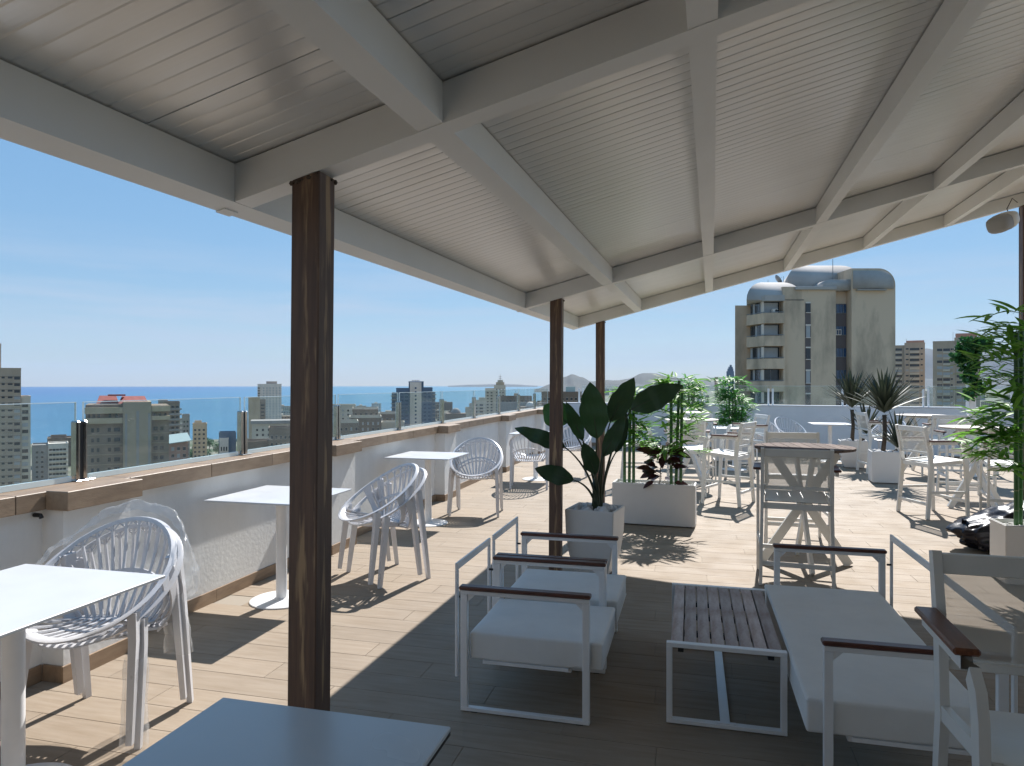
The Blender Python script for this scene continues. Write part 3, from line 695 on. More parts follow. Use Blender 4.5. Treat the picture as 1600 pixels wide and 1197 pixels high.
def coffee_table():
    root = empty('coffee_table', (-.108, 3.22, 0), 0, 'low coffee table of weathered wooden slats on a white sled frame between the seats', 'coffee table')
    W, L, h = .512, .98, .365
    for y in (.017, L - .017):
        f = MB(); sled(f, 0, W, y, h, .026, .034); f.build('end_frame', M_['metal'], root)
    st = MB(); st.span((W / 2 - .021, .0345, .005), (W / 2 + .021, L - .0345, .017), .002); st.span((W / 2 - .045, .006, .0225), (W / 2 + .045, .026, .026)); st.build('stretcher', M_['metal'], root)
    rl = MB()
    for x in (.05, W - .075): rl.span((x, .0345, h - .05), (x + .025, L - .0345, h - .026))
    for y in (.25, .5, .72): rl.span((.0755, y - .015, h - .049), (W - .0755, y + .015, h - .0265))
    rl.build('support_rail', M_['dark'], root)
    n = 8; sw = (W - .03) / n; me = MB(); me.span((-sw / 2 + .0035, -L / 2 + .036, -.0095), (sw / 2 - .0035, L / 2 - .036, .0095), .002); slat = me.mesh('slat', M_['slat'])
    for i in range(n): inst('slat', slat, root, (.015 + sw * (i + .5), L / 2, h - .0115 + random.uniform(-.001, .001)), (0, random.uniform(-.006, .006), 0))
coffee_table()

# ------------------------------------------------------------------ bar tables and stools
def make_bar_table(dark):
    root = empty('bar_table'); Rr = .40; h = 1.0
    if dark:
        n = 9; w = 2 * Rr / n
        for i in range(n):
            x0, x1 = -Rr + i * w + .003, -Rr + (i + 1) * w - .003; pts = []
            for k in range(7): x = lerp(x0, x1, k / 6); pts.append((x, -math.sqrt(max(0.0004, Rr * Rr - x * x))))
            for k in range(7): x = lerp(x1, x0, k / 6); pts.append((x, math.sqrt(max(0.0004, Rr * Rr - x * x))))
            m = MB(); N_ = len(pts); m.add([(p[0], p[1], h - .02) for p in pts] + [(p[0], p[1], h) for p in pts], [tuple(range(N_))[::-1], tuple(range(N_, 2 * N_))] + [(k, (k + 1) % N_, N_ + (k + 1) % N_, N_ + k) for k in range(N_)])
            m.build('table_slat', M_['slat_dark'], root)
    else:
        m = MB(); m.lathe([(Rr - .004, h - .014), (Rr, h - .010), (Rr, h - .003), (Rr - .003, h)], 48); m.build('table_top', M_['table_pale'], root, smooth='auto')
        m = MB(); m.lathe([(Rr - .012, h - .02), (Rr - .003, h - .0145)], 48); m.build('top_edge', M_['black_edge'], root, smooth='auto')
    m = MB(); m.span((-.25, -.03, h - .055), (.25, .03, h - .0215), .003); m.span((-.03, -.25, h - .0548), (.03, -.0305, h - .0217), .003); m.span((-.03, .0305, h - .0548), (.03, .25, h - .0217), .003); m.build('cross_brace', M_['metal_warm'], root)
    for (ax, off) in (((1, 0), 0), ((0, 1), 0)):
        for s in (-1, 1):
            a = Vector((ax[0] * s * .36, ax[1] * s * .36, .004)); b = Vector((-ax[0] * s * .26, -ax[1] * s * .26, h - .056)); o = Vector((ax[1], ax[0], 0)) * s * .0155
            m = MB(); m.sweep([a + o, b + o], .028, .072, (ax[0] * .9 * -s, ax[1] * .9 * -s, .6)); m.build('leg', M_['metal_warm'], root)
    m = MB()
    return root
def make_stool():
    root = empty('bar_stool'); W = .255
    for s in (-1, 1):
        m = MB(); m.sweep([(s * W, .235, .002), (s * (W - .010), .185, .60), (s * (W - .012), .205, .80), (s * (W - .014), .262, 1.045)], .024, [.040, .050, .050, .036], (0, -1, .2)); m.build('rear_leg', M_['metal_warm'], root, smooth='auto')
        m = MB(); x = s * (W + .024)
        m.sweep([(x, -.235, .002), (x, -.215, .55), (x, -.20, .76), (x, -.185, .815), (x, -.155, .848), (x, -.11, .858), (x, .205, .858)], .024, [.034, .046, .050, .050, .044, .036, .030], (0, 1, .3)); m.build('front_leg', M_['metal_warm'], root, smooth='auto')
        a = MB(); a.span((x - .030, -.12, .8745), (x + .030, .215, .893), .005); a.build('armrest', M_['arm_wood'], root)
        r = MB(); r.bar((x, -.222, .30), (x - s * .022, .20, .30), .018, .03); r.build('side_footrest', M_['metal_warm'], root)
        r = MB(); r.bar((s * (W - .012), -.20, .645), (s * (W - .012), .185, .612), .022, .042); r.build('seat_rail', M_['metal_warm'], root)
    for (nm, y, z, x, h) in (('front_footrest', -.222, .20, W + .012, .032), ('rear_footrest', .222, .165, W - .012, .032), ('front_rail', -.20, .643, W - .001, .04), ('rear_rail', .186, .600, W - .012, .045)):
        m = MB(); m.span((-x, y - .011, z - h / 2), (x, y + .011, z + h / 2), .002); m.build(nm, M_['metal_warm'], root)
    for (nm, y, z, hh) in (('top_rail', .252, 1.012, .058), ('lower_back_rail', .199, .742, .026)):
        m = MB(); m.span((-W + .025, y - .011, z - hh / 2), (W - .025, y + .011, z + hh / 2), .003); m.build(nm, M_['metal_warm'], root)
    m = MB(); m.add([(-W + .022, .200, .752), (W - .022, .200, .752), (W - .022, .250, .985), (-W + .022, .250, .985)], [(0, 1, 2, 3)]); m.build('mesh_back', M_['mesh'], root)
    m = MB(); n = 8
    vs = []
    for i in range(n + 1):
        u = i / n; y = lerp(-.215, .17, u); z = lerp(.668, .634, u) - .02 * math.sin(math.pi * u); vs += [(-W + .028, y, z), (W - .028, y, z)]
    m.add(vs + [(v[0], v[1], v[2] - .004) for v in vs], [(2 * i, 2 * i + 1, 2 * i + 3, 2 * i + 2) for i in range(n)] + [(2 * (n + 1) + 2 * i, 2 * (n + 1) + 2 * i + 2, 2 * (n + 1) + 2 * i + 3, 2 * (n + 1) + 2 * i + 1) for i in range(n)])
    m.build('seat', M_['metal_warm'], root, smooth=True)
    return root
stool0 = make_stool(); used_stool = [False]
def stool(pos, d, label, warm=False):
    o = stool0 if not used_stool[0] else copy_tree(stool0); used_stool[0] = True
    o.location = (pos[0], pos[1], 0); o.rotation_euler = (0, 0, face(d))
    if warm:
        for c in o.children:
            if c.name.startswith('armrest'): c.data = c.data.copy(); c.data.materials[0] = M_['arm_wood2']
    return tag(o, label, 'bar stool', 'white bar stools with mesh backs')
tabd = make_bar_table(True); tabd.location = (.93, 6.36, 0); tabd.rotation_euler = (0, 0, R(4)); tag(tabd, 'round bar table with dark wooden slat top in front of the nearest tall stool', 'bar table', 'round bar tables')
stool((.79, 5.83), (.10, 1), 'bar stool seen from behind, shaded grey, in front of the dark slatted table')
stool((.98, 7.27), (-.03, -1), 'bar stool beyond the dark slatted table with only its cream back top showing')
tabl = make_bar_table(False); tag(tabl, 'round pale bar table beside the right hand bamboo', 'bar table', 'round bar tables'); tabl.location = (3.42, 9.81, 0); tabl.rotation_euler = (0, 0, R(20))
def bar_table(pos, rz, label):
    o = copy_tree(tabl); o.location = (pos[0], pos[1], 0); o.rotation_euler = (0, 0, rz); tag(o, label)
bar_table((0.0, 10.9), R(35), 'round pale bar table behind the bamboo trough in the middle')
bar_table((3.85, 13.4), R(10), 'round bar table behind the taller yucca near the far wall')
bar_table((-.05, 13.6), R(0), 'round pale bar table farthest from the camera, left of the far bamboo')
stool((2.72, 9.12), (.95, .35), 'bar stool in profile at the left of the right hand pale table, facing right')
stool((3.58, 10.66), (.0, -1), 'bar stool beyond the right hand pale table, its wide mesh back just above the top')
stool((3.45, 8.85), (.25, 1), 'bar stool on the near side of the right hand pale table behind the bag')
stool((4.35, 9.7), (-1, .1), 'bar stool to the right of the pale table behind the bamboo leaves')
stool((.47, 9.42), (-.95, .42), 'bar stool in profile right of the bamboo trough, facing left')
stool((-.80, 10.75), (1, .1), 'bar stool seen between the bamboo stems left of the middle table')
stool((-.05, 10.02), (.05, 1), 'bar stool right behind the bamboo trough on the near side of the middle table')
stool((.10, 11.8), (0, -1), 'bar stool beyond the middle table with its cream back above the pale top')
stool((.86, 11.75), (-.9, -.3), 'bar stool with a dark armrest edge in front of the far bamboo')
stool((3.97, 12.62), (.05, 1), 'bar stool with a wide white back at the table near the far wall')
stool((3.12, 13.3), (1, .1), 'bar stool left of the far wall table, behind the yucca leaves')
stool((-.1, 14.5), (0, -1), 'bar stool beyond the farthest pale table')
stool((4.72, 13.6), (-1, -.1), 'bar stool near the white pole at the far right')
stool((.925, 2.01), (-.02, -1), 'bar stool close to the camera at the right edge with a warm wooden armrest', True)

# ------------------------------------------------------------------ unseen wall added behind the camera to darken the shade under the pergola
C_shade_wall = mat('sand_plaster', (.40, .37, .33), .9, var=.1, vscale=2)
def unseen_shade_wall():
    root = empty('unseen_shade_wall', (2.5, -3.4, 0), 0, 'added unseen plastered wall with glazed doors behind the camera, darkening the shade under the pergola', 'building')
    m = MB(); m.span((-6.2, -.3, 0.002), (-2.4, 0, 4.6)); m.span((2.6, -.3, 0.002), (8, 0, 4.6)); m.span((-2.4, -.3, 2.3), (2.6, 0, 4.6)); m.build('wall', C_shade_wall, root)
    for x0 in (-2.4, -.73, .94):
        d = MB(); d.span((x0, -.2, .002), (x0 + .06, -.1, 2.298)); d.span((x0 + 1.6, -.2, .002), (x0 + 1.66, -.1, 2.298)); d.span((x0 + .06, -.2, 2.22), (x0 + 1.6, -.1, 2.298)); d.span((x0 + .06, -.2, .002), (x0 + 1.6, -.1, .09))
        q = d.build('door', M_['dark'], root); g = MB(); g.span((x0 + .061, -.16, .091), (x0 + 1.599, -.14, 2.219)); g.build('door_pane', M_['pane'], q)
unseen_shade_wall()

# ------------------------------------------------------------------ leaves and plants
def leaf_geo(L, W, droop=.25, fold=.12, n=6, peak=.42, tip=1.0):
    vs = []; fs = []
    for i in range(n + 1):
        u = i / n; w = W / 2 * (math.sin(math.pi * min(1, u / (2 * peak)) if u < peak else math.pi * (.5 + .5 * (u - peak) / (1 - peak)))) ** .75 if 0 < u < 1 else 0.001 * W
        x = L * u; z = -droop * L * u * u
        vs += [(x, -w, z + fold * w), (x, 0, z), (x, w, z + fold * w)]
    for i in range(n): fs += [(3 * i, 3 * i + 3, 3 * i + 4, 3 * i + 1), (3 * i + 1, 3 * i + 4, 3 * i + 5, 3 * i + 2)]
    return vs, fs
def frame(p, d, up=Vector((0, 0, 1)), s=1.0):
    x = Vector(d).normalized(); y = Vector(up).cross(x)
    if y.length < 1e-4: y = Vector((0, 1, 0))
    y.normalize(); z = x.cross(y)
    return Matrix(((x.x * s, y.x * s, z.x * s, p[0]), (x.y * s, y.y * s, z.y * s, p[1]), (x.z * s, y.z * s, z.z * s, p[2]), (0, 0, 0, 1)))
def leaf_mesh(name, m, *a, **k):
    mb = MB(); mb.add(*leaf_geo(*a, **k)); return mb.mesh(name, m, True)
def rv(a=1.0): return Vector((random.uniform(-a, a), random.uniform(-a, a), random.uniform(-a, a)))
def pebbles(root, rx, ry, z, n, s=.026, named=True):
    me = MB(); 
    bm = bmesh.new(); bmesh.ops.create_icosphere(bm, subdivisions=2, radius=1)
    for v in bm.verts: v.co = v.co * (1 + .28 * noise.noise(v.co * 1.4))
    bm.faces.ensure_lookup_table(); me.add([v.co for v in bm.verts], [tuple(v.index for v in f.verts) for f in bm.faces]); bm.free()
    if named:
        pm = me.mesh('pebble', M_['pebble'], True)
        for i in range(n):
            q = random.uniform(.7, 1.35) * s
            inst('pebble', pm, root, (random.uniform(-rx, rx), random.uniform(-ry, ry), z + random.uniform(-.004, .016)), tuple(rv(3)), (q * 1.3, q, q * .75))
    else:
        j = MB()
        for i in range(n):
            q = random.uniform(.6, 1.2) * s
            j.add(me.v, me.f, Matrix.Translation((random.uniform(-rx, rx), random.uniform(-ry, ry), z)) @ Matrix.Diagonal((q * 1.3, q, q * .8, 1)))
        tag(j.build('pebbles', M_['pebble'], root, True), kind='stuff')
def planter_box(name, pos, w, d, h, rz, label, taper=1.0, cat='planter', group=None, wall=.018, chamfer=0):
    root = empty(name, (pos[0], pos[1], 0), rz, label, cat, group)
    m = MB(); w0, d0 = w * taper, d * taper
    zs = [(.012, w0, d0), (h, w, d)]
    if taper < 1: zs = [(.012, w0, d0), (h * .30, lerp(w0, w, .58), lerp(d0, d, .58)), (h * .62, lerp(w0, w, .9), lerp(d0, d, .9)), (h, w, d)]
    vs = []; fs = []
    def ring(W, D, z): return [(-W / 2, -D / 2, z), (W / 2, -D / 2, z), (W / 2, D / 2, z), (-W / 2, D / 2, z)]
    for (z, W, D) in zs: vs += ring(W, D, z)
    vs += ring(w - 2 * wall, d - 2 * wall, h); vs += ring(w - 2 * wall, d - 2 * wall, h - .07)
    k = len(vs) // 4
    for i in range(k - 1):
        for j in range(4): fs.append((i * 4 + j, i * 4 + (j + 1) % 4, (i + 1) * 4 + (j + 1) % 4, (i + 1) * 4 + j))
    fs.append((3, 2, 1, 0)); m.add(vs, fs)
    o = m.build('box', M_['planter'], root)
    bm = bmesh.new(); bm.from_mesh(o.data); bmesh.ops.bevel(bm, geom=[e for e in bm.edges if e.calc_face_angle(0) > .6], offset=.006, segments=2, affect='EDGES'); bm.to_mesh(o.data); bm.free()
    s = MB(); s.span((-w / 2 + wall + .001, -d / 2 + wall + .001, h - .06), (w / 2 - wall - .001, d / 2 - wall - .001, h - .035)); s.build('gravel_bed', M_['soil'], root)
    f = MB()
    for a in (-1, 1):
        for b in (-1, 1): f.span((a * (w0 / 2 - .06) - .03, b * (d0 / 2 - .05) - .02, .0), (a * (w0 / 2 - .06) + .03, b * (d0 / 2 - .05) + .02, .0119))
    f.build('foot', M_['dark'], root)
    return root
# --- bird of paradise in the tapered planter
SP = Vector((-.755, 5.66, 0))
pl = planter_box('tapered_planter', SP, .40, .36, .53, R(-9), 'tall tapered square white planter filled with white pebbles beside the second post', .66, 'planter')
pebbles(pl, .16, .14, .505, 46)
def strelitzia():
    root = empty('bird_of_paradise_plant', (SP.x, SP.y, .50), 0, 'dark broad leaved plant with paddle leaves standing in the tapered pebble planter', 'plant')
    B = Vector((SP.x, SP.y, .5))
    def P3(px, py, dd=0): return A(px, py, 5.62 + dd) - B
    spec = [((933, 686, .02), (921, 597, .0), 42, 'l'), ((953, 660, .1), (991, 588, .18), 33, 'd'), ((943, 714, -.05), (976, 648, -.05), 24, 'd'), ((962, 708, .12), (979, 642, .2), 20, 'd'),
            ((985, 640, .05), (1066, 601, -.05), 36, 'd'), ((911, 689, .0), (884, 627, .1), 20, 'l'), ((884, 699, -.05), (804, 667, .0), 24, 'd'), ((896, 750, -.12), (836, 732, -.2), 27, 'd'), ((931, 741, -.12), (912, 692, -.18), 25, 'd'), ((887, 661, .25), (849, 633, .3), 42, 'l')]
    for i, (b, t, w, kd) in enumerate(spec):
        pb = P3(*b); pt = P3(*t); D = 5.62 + b[2]; W = w * 1.08 / FPX * D; d = pt - pb; L = d.length
        tocam = (Vector((0, 0, EYE)) - (pb + B)).normalized()
        side = rv(.25) * .6; up = (tocam + side + Vector((0, 0, .12 if kd == 'd' else 0)))
        vs, fs = leaf_geo(L, W, .06, .10, 14, .40)
        # torn edges as on real banana-like leaves
        vv = []
        for k, v in enumerate(vs):
            v = Vector(v)
            if k % 3 != 1: v.z += .012 * math.sin(v.x * 40 + i) ; v.y *= 1 + .05 * math.sin(v.x * 55 + 2 * i)
            vv.append(v)
        mb = MB(); mb.add(vv, fs); o = mb.build('leaf', M_['strel_light' if i == 9 else ('strel_mid' if kd == 'l' else 'strel')], root, True); o.matrix_local = frame(pb, d, up)
        rib = MB(); rib.tube([(L * u, 0, -.06 * L * u * u - .003) for u in (0, .3, .6, .95)], [.006, .005, .003, .001], 5); q = rib.build('midrib', M_['stem'], o, True)
        base = Vector((random.uniform(-.045, .045), random.uniform(-.035, .035), 0)); c = base.lerp(pb, .55) + Vector((base.x - pb.x, base.y - pb.y, 0)) * .38 + Vector((0, 0, .06))
        st = MB(); st.tube([base * (1 - u) ** 2 + c * 2 * u * (1 - u) + (pb + d * .02) * u * u for u in [k / 10 for k in range(11)]], [lerp(.013, .005, k / 10) for k in range(11)], 7); st.build('stalk', M_['stem'], root, True)
    tr = MB(); tr.tube([(0, 0, -.02), (.005, 0, .12), (0, .0, .26)], [.035, .03, .022], 9); tr.build('trunk', M_['stem'], root, True)
strelitzia()

# --- bamboo
leafA = leaf_mesh('leaf', M_['leaf'], .15, .026, .22, .25, 5, .3)
leafB = leaf_mesh('leaf', M_['leaf'], .11, .020, .12, .25, 5, .3)
def bamboo(name, pos, z0, stems, label, group, sprays, seed, joined=False, dense=7, leafscale=1.0):
    """stems: (dx, dy, height, lean); sprays: (stem, height, heading deg, reach)"""
    rnd = random.Random(seed)
    root = empty(name, (pos[0], pos[1], z0), 0, label, 'bamboo', group)
    tops = []
    for (dx, dy, h, ln) in stems:
        m = MB(); g = MB(); zz = 0; path = []; rr = []
        while zz <= h:
            path += [(dx + ln * zz, dy, zz), ]; rr += [.017]; zz += .05
        m.tube(path, rr, 9)
        z = .09 + rnd.uniform(0, .06)
        for zc in [z + k * .155 for k in range(int((h - z) / .155) + 1)]: g.tube([(dx + ln * zc, dy, zc - .003), (dx + ln * zc, dy, zc + .003)], .0188, 9)
        st = m.build('stem', M_['bamboo'], root, True); g.build('node_rings', M_['bamboo_ring'], st)
    J = MB(); lv = leaf_geo(.15, .026, .22, .25, 4, .3)
    for (si, hz_, hd, reach) in sprays:
        dx, dy, h, ln = stems[si]; p = Vector((dx + ln * hz_, dy, hz_)); d = Vector((math.cos(R(hd)), math.sin(R(hd)), rnd.uniform(.2, .7))).normalized()
        tw = [p + d * (reach * u) + Vector((0, 0, -.45 * reach * u * u)) for u in (0, .33, .66, 1)]
        t = MB(); t.tube(tw, [.003, .0025, .002, .001], 4); t.build('twig', M_['bamboo'], root)
        for k in range(dense):
            u = (k + .6) / dense; u = .25 + .75 * u; i = min(2, int(u * 3)); q = tw[i].lerp(tw[i + 1], u * 3 - i); sgn = 1 if k % 2 else -1
            side = Vector((-d.y, d.x, 0)) * sgn; dr = (d * rnd.uniform(.5, 1) + side * rnd.uniform(.35, 1.0) + Vector((0, 0, rnd.uniform(-.55, .35)))).normalized()
            up = Vector((rnd.uniform(-.5, .5), rnd.uniform(-.5, .5), 1)); s = rnd.uniform(.7, 1.15) * leafscale
            if joined: J.add(*lv, M=frame(q, dr, up, s))
            else: inst('leaf', leafA if rnd.random() < .7 else leafB, root, M=frame(q, dr, up, s))
    if joined: tag(J.build('leaves', M_['leaf_join'], root, True), kind='stuff')
    return root
def sprays_for(stems, zs, n, reach, seed, fan=None):
    r = random.Random(seed); out = []
    for i in range(n):
        si = r.randrange(len(stems)); h = stems[si][2]; z = h * r.uniform(*zs); out.append((si, z, r.uniform(0, 360) if fan is None else r.uniform(*fan), r.uniform(.6, 1.2) * reach))
    return out
tp = planter_box('trough_planter', (-.39, 7.80), .88, .30, .455, R(-3.5), 'long white trough planter holding two bamboo clumps and a red leaved plant', cat='planter')
pebbles(tp, .40, .11, .425, 160, .016, False)
sA = [(-.055, 0, 1.0, .0), (-.005, .02, 1.05, .01), (.045, -.01, .98, .0)]
bamboo('bamboo', (-.66, 7.80), .42, sA, 'bamboo clump at the left end of the white trough, behind the broad dark leaves', 'bamboo clumps in planters', sprays_for(sA, (.42, 1.0), 48, .21, 11), 21, dense=8, leafscale=1.2)
sB = [(-.05, 0, 1.10, .0), (.0, .02, 1.16, .03), (.05, -.01, 1.12, .015)]
bamboo('bamboo', (-.16, 7.77), .42, sB, 'bamboo clump at the right end of the white trough with bright leaves on top', 'bamboo clumps in planters', sprays_for(sB, (.86, 1.02), 22, .23, 12) + sprays_for(sB, (.3, .85), 36, .21, 13), 22, dense=7, leafscale=1.3)
def red_plant():
    root = empty('red_leaf_plant', (-.33, 7.72, .42), 0, 'red brown leaved plant low between the two bamboo clumps in the trough', 'plant')
    lm = leaf_mesh('leaf', M_['red_leaf'], .15, .07, .3, .2, 6, .42)
    m = MB(); m.tube([(0, 0, 0), (.01, 0, .2), (.03, .01, .42)], [.006, .005, .003], 6); m.build('stem', M_['trunk'], root)
    r = random.Random(5)
    for i in range(46):
        a = r.uniform(0, 360); z = r.uniform(.05, .42); d = Vector((math.cos(R(a)), math.sin(R(a)) * .6, r.uniform(-.3, .5))); e = Vector((.03, 0, z)) + d * r.uniform(.04, .13)
        inst('leaf', lm, root, M=frame(e, d, (r.uniform(-.4, .4), -.7, .7), r.uniform(.8, 1.35)))
        tw = MB(); tw.tube([(.02, 0, z - .03), e], .002, 4); tw.build('twig', M_['trunk'], root)
red_plant()
rp = planter_box('trough_planter', (2.75, 6.20), .88, .30, .46, 0, 'white trough planter at the right edge with bamboo, in front of the black bag', cat='planter')
pebbles(rp, .40, .11, .43, 160, .016, False)
sC = [(-.33, -.02, 1.52, .0), (-.275, .05, 1.64, .005), (-.23, -.04, 1.45, .01), (.1, 0, 1.5, 0)]
bamboo('bamboo', (2.76, 6.20), .43, sC, 'large bright bamboo at the right edge of the view in front of the post', 'bamboo clumps in planters', sprays_for(sC[:3], (.28, 1.02), 62, .33, 31, (135, 265)) + sprays_for(sC, (.3, 1.0), 6, .26, 32), 33, dense=7, leafscale=1.5)
fp = planter_box('trough_planter', (.80, 14.45), .78, .32, .46, R(-11), 'white trough planter by the far wall under the two leafy bamboos', cat='planter')
sD = [(-.05, 0, 1.15, 0), (.02, .03, 1.2, 0), (.06, -.02, 1.0, 0), (.14, 0, .7, .1)]
bamboo('bamboo', (.78, 14.42), .43, sD, 'leafy bamboo in the far trough, the fuller one right of the mountains view', 'bamboo clumps in planters', sprays_for(sD[:3], (.25, 1.02), 105, .36, 41) + sprays_for(sD[3:], (.6, 1), 12, .26, 44), 42, True, 10, 1.25)
fp2 = planter_box('trough_planter', (.0, 15.7), .5, .32, .46, R(-11), 'white planter by the far wall mostly hidden behind bar tables', cat='planter')
bamboo('bamboo', (.0, 15.68), .43, sD[:3], 'leafy bamboo by the far wall left of the fuller one', 'bamboo clumps in planters', sprays_for(sD[:3], (.35, 1.02), 90, .36, 51), 52, True, 10, 1.25)

# --- yuccas
ylf = leaf_mesh('leaf', M_['yucca'], .46, .040, .10, .35, 6, .18)
def yucca(pos, w, h, taper, label, plabel, heads, seed):
    p = planter_box('square_planter', pos, w, w * .92, h, R(-4), plabel, taper, 'planter'); pebbles(p, w * .38, w * .33, h - .03, 24, .028, True)
    root = empty('yucca', (pos[0], pos[1], h - .04), 0, label, 'yucca', 'yuccas in white planters'); r = random.Random(seed)
    for (dx, dy, hh, n, sc, lx) in heads:
        t = MB(); t.tube([(dx, dy, 0), (dx + .02 + lx * .4, dy, hh * .5), (dx + lx, dy, hh)], [.036, .030, .032], 9); t.build('trunk', M_['trunk'], root, True)
        for k in range(n):
            a = k * 137.5; el = R(lerp(89, 32, (k / n) ** .8)) + r.uniform(-.12, .12); d = Vector((math.cos(R(a)) * math.cos(el), math.sin(R(a)) * math.cos(el), math.sin(el)))
            inst('leaf', ylf, root, M=frame((dx + lx, dy, hh + .06 * math.sin(el)), d, (0, 0, 1), sc * r.uniform(1.15, 1.55)))
yucca((2.93, 11.98), .43, .49, .97, 'taller yucca with a spiky crown in the nearer square planter', 'square white planter of the taller yucca, nearer of the two', [(-.03, 0, .60, 78, 1.05, .02), (.07, -.03, .05, 26, .9, .10)], 1)
yucca((2.88, 13.95), .47, .50, .66, 'smaller yucca with a spiky crown in the tapered planter by the far wall', 'tapered white planter of the smaller yucca near the far wall', [(-.02, 0, .60, 72, 1.05, 0.0), (.08, 0, .12, 26, .95, .14)], 2)

# ------------------------------------------------------------------ black bag, ivy pole, speaker
def bag():
    root = empty('bin_bag', (2.86, 7.30, 0), 0, 'full black plastic bag lying on the floor beside the right hand trough', 'bag')
    bm = bmesh.new(); bmesh.ops.create_icosphere(bm, subdivisions=5, radius=1)
    for v in bm.verts:
        c = v.co.copy(); n1 = noise.noise(c * 1.3 + Vector((3, 1, 0))); fold = abs(noise.noise(Vector((c.x * 3.2, c.y * 3.2, c.z * 1.6)) + Vector((7, 2, 5)))) + .5 * abs(noise.noise(c * 7))
        k = 1 + .22 * n1 - .20 * fold
        x, y, z = c.x * .54 * k, c.y * .36 * k, c.z * .25 * k
        z += .19 + .07 * max(0, x) * 2
        if x < 0: z *= 1 + .35 * x / .5
        v.co = (x, y, max(z, .004 + .01 * fold))
    mb = MB(); mb.add([v.co for v in bm.verts], [tuple(v.index for v in f.verts) for f in bm.faces]); bm.free(); mb.build('sack', M_['bag'], root, True)
    k = MB(); vs = []
    for i in range(10):
        for j in range(13):
            a = 2 * math.pi * j / 12; r = lerp(.03, .075, i / 9) * (1 + .22 * math.sin(a * 5 + i * .4)); vs.append((-.34 - .09 * i / 9, -.06 + r * math.cos(a), .20 + .035 * i / 9 + r * math.sin(a) * .7))
    k.add(vs, [(i * 13 + j, (i + 1) * 13 + j, (i + 1) * 13 + j + 1, i * 13 + j + 1) for i in range(9) for j in range(12)]); k.build('tied_neck', M_['bag'], root, True)
bag()
def ivy_pole():
    b = A(1517, 600, 11.6); root = empty('white_pole', (b.x, b.y, 0), R(10), 'slim white square pole rising by the far wall under the hanging ivy', 'pole')
    m = MB(); m.span((-.055, -.055, .012), (.055, .055, 2.12), .004); m.build('shaft', M_['metal'], root); m = MB(); m.span((-.1, -.1, .001), (.1, .1, .0119)); m.build('base_plate', M_['metal'], root)
    root = empty('ivy', (b.x, b.y, 1.5), 0, 'dark green ivy garland hung over the top of the white pole', 'ivy'); r = random.Random(9); J = MB(); lv = leaf_geo(.075, .06, .2, .2, 3, .4)
    blobs = [(-.03, 0, .62, .17, 480), (.20, -.05, .70, .09, 130), (.10, -.03, .66, .11, 150), (-.17, 0, .50, .10, 190), (-.04, -.05, .36, .13, 240), (-.05, -.08, .14, .09, 130), (.1, -.1, -.02, .08, 100), (-.04, -.08, -.12, .08, 90)]
    for (x, y, z, q, n) in blobs:
        for i in range(n):
            d = rv(1); 
            while d.length > 1: d = rv(1)
            d = d.normalized() * (d.length ** .4) * q; J.add(*lv, M=frame(Vector((x, y, z)) + d, rv(1) + d * 2, rv(1), r.uniform(.6, 1.2)))
    tag(J.build('leaves', M_['ivy'], root, True), kind='stuff')
    s = MB(); s.tube([(0, -.06, .75), (.1, -.12, .3), (.0, -.1, -.2)], .008, 5); s.build('vine', M_['stem'], root)
ivy_pole()
def speaker():
    p = A(1569, 346, 6.45); tgt = A(1613, 322, 6.62); root = empty('speaker', p, 0, 'white outdoor speaker with a grey grille bracketed high on the right hand post', 'speaker')
    d = (tgt - p).normalized(); Mx = frame((0, 0, 0), d, (0, 0, 1))
    vs = []; fs = []; n = 20; prof = [(-.125, .055), (-.12, .083), (-.10, .092), (-.0, .094), (.07, .085), (.125, .06), (.135, .03)]
    def sq(a, r): c, s = math.cos(a), math.sin(a); e = 3.2; k = (abs(c) ** e + abs(s) ** e) ** (-1 / e); return (c * k * r * 1.05, s * k * r * .85)
    def shell(pr, name, m):
        mb = MB(); vs = []; fs = []
        for (x, r) in pr:
            for k in range(n): q = sq(2 * math.pi * k / n, r); vs.append((x, q[0], q[1]))
        for i in range(len(pr) - 1):
            for k in range(n): fs.append((i * n + k, i * n + (k + 1) % n, (i + 1) * n + (k + 1) % n, (i + 1) * n + k))
        fs.append(tuple(range(n))[::-1]); fs.append(tuple((len(pr) - 1) * n + k for k in range(n))); mb.add(vs, fs, Mx); mb.build(name, m, root, True)
    shell([(-.03, .0945), (.05, .090), (.10, .075), (.135, .05), (.14, .03)], 'body', M_['speaker']); shell([(-.145, .045), (-.14, .072), (-.12, .088), (-.0305, .0938)], 'grille', M_['grille'])
    b = MB(); e = Vector((3.05, 7.70, p.z + .12)) - p
    b.tube([Mx @ Vector((.12, 0, 0)), Mx @ Vector((.19, 0, .01)), e * .98 + Vector((-.05, 0, 0)), e + Vector((-.02, 0, 0))], .011, 8); b.build('bracket', M_['steel'], root)
    w = MB(); w.tube([Mx @ Vector((.13, .02, .02)), Mx @ Vector((.17, .05, .08)), Mx @ Vector((.2, .0, .16)), Mx @ Vector((.26, 0, .10))], .004, 6); w.build('cable', M_['dark'], root)
speaker()

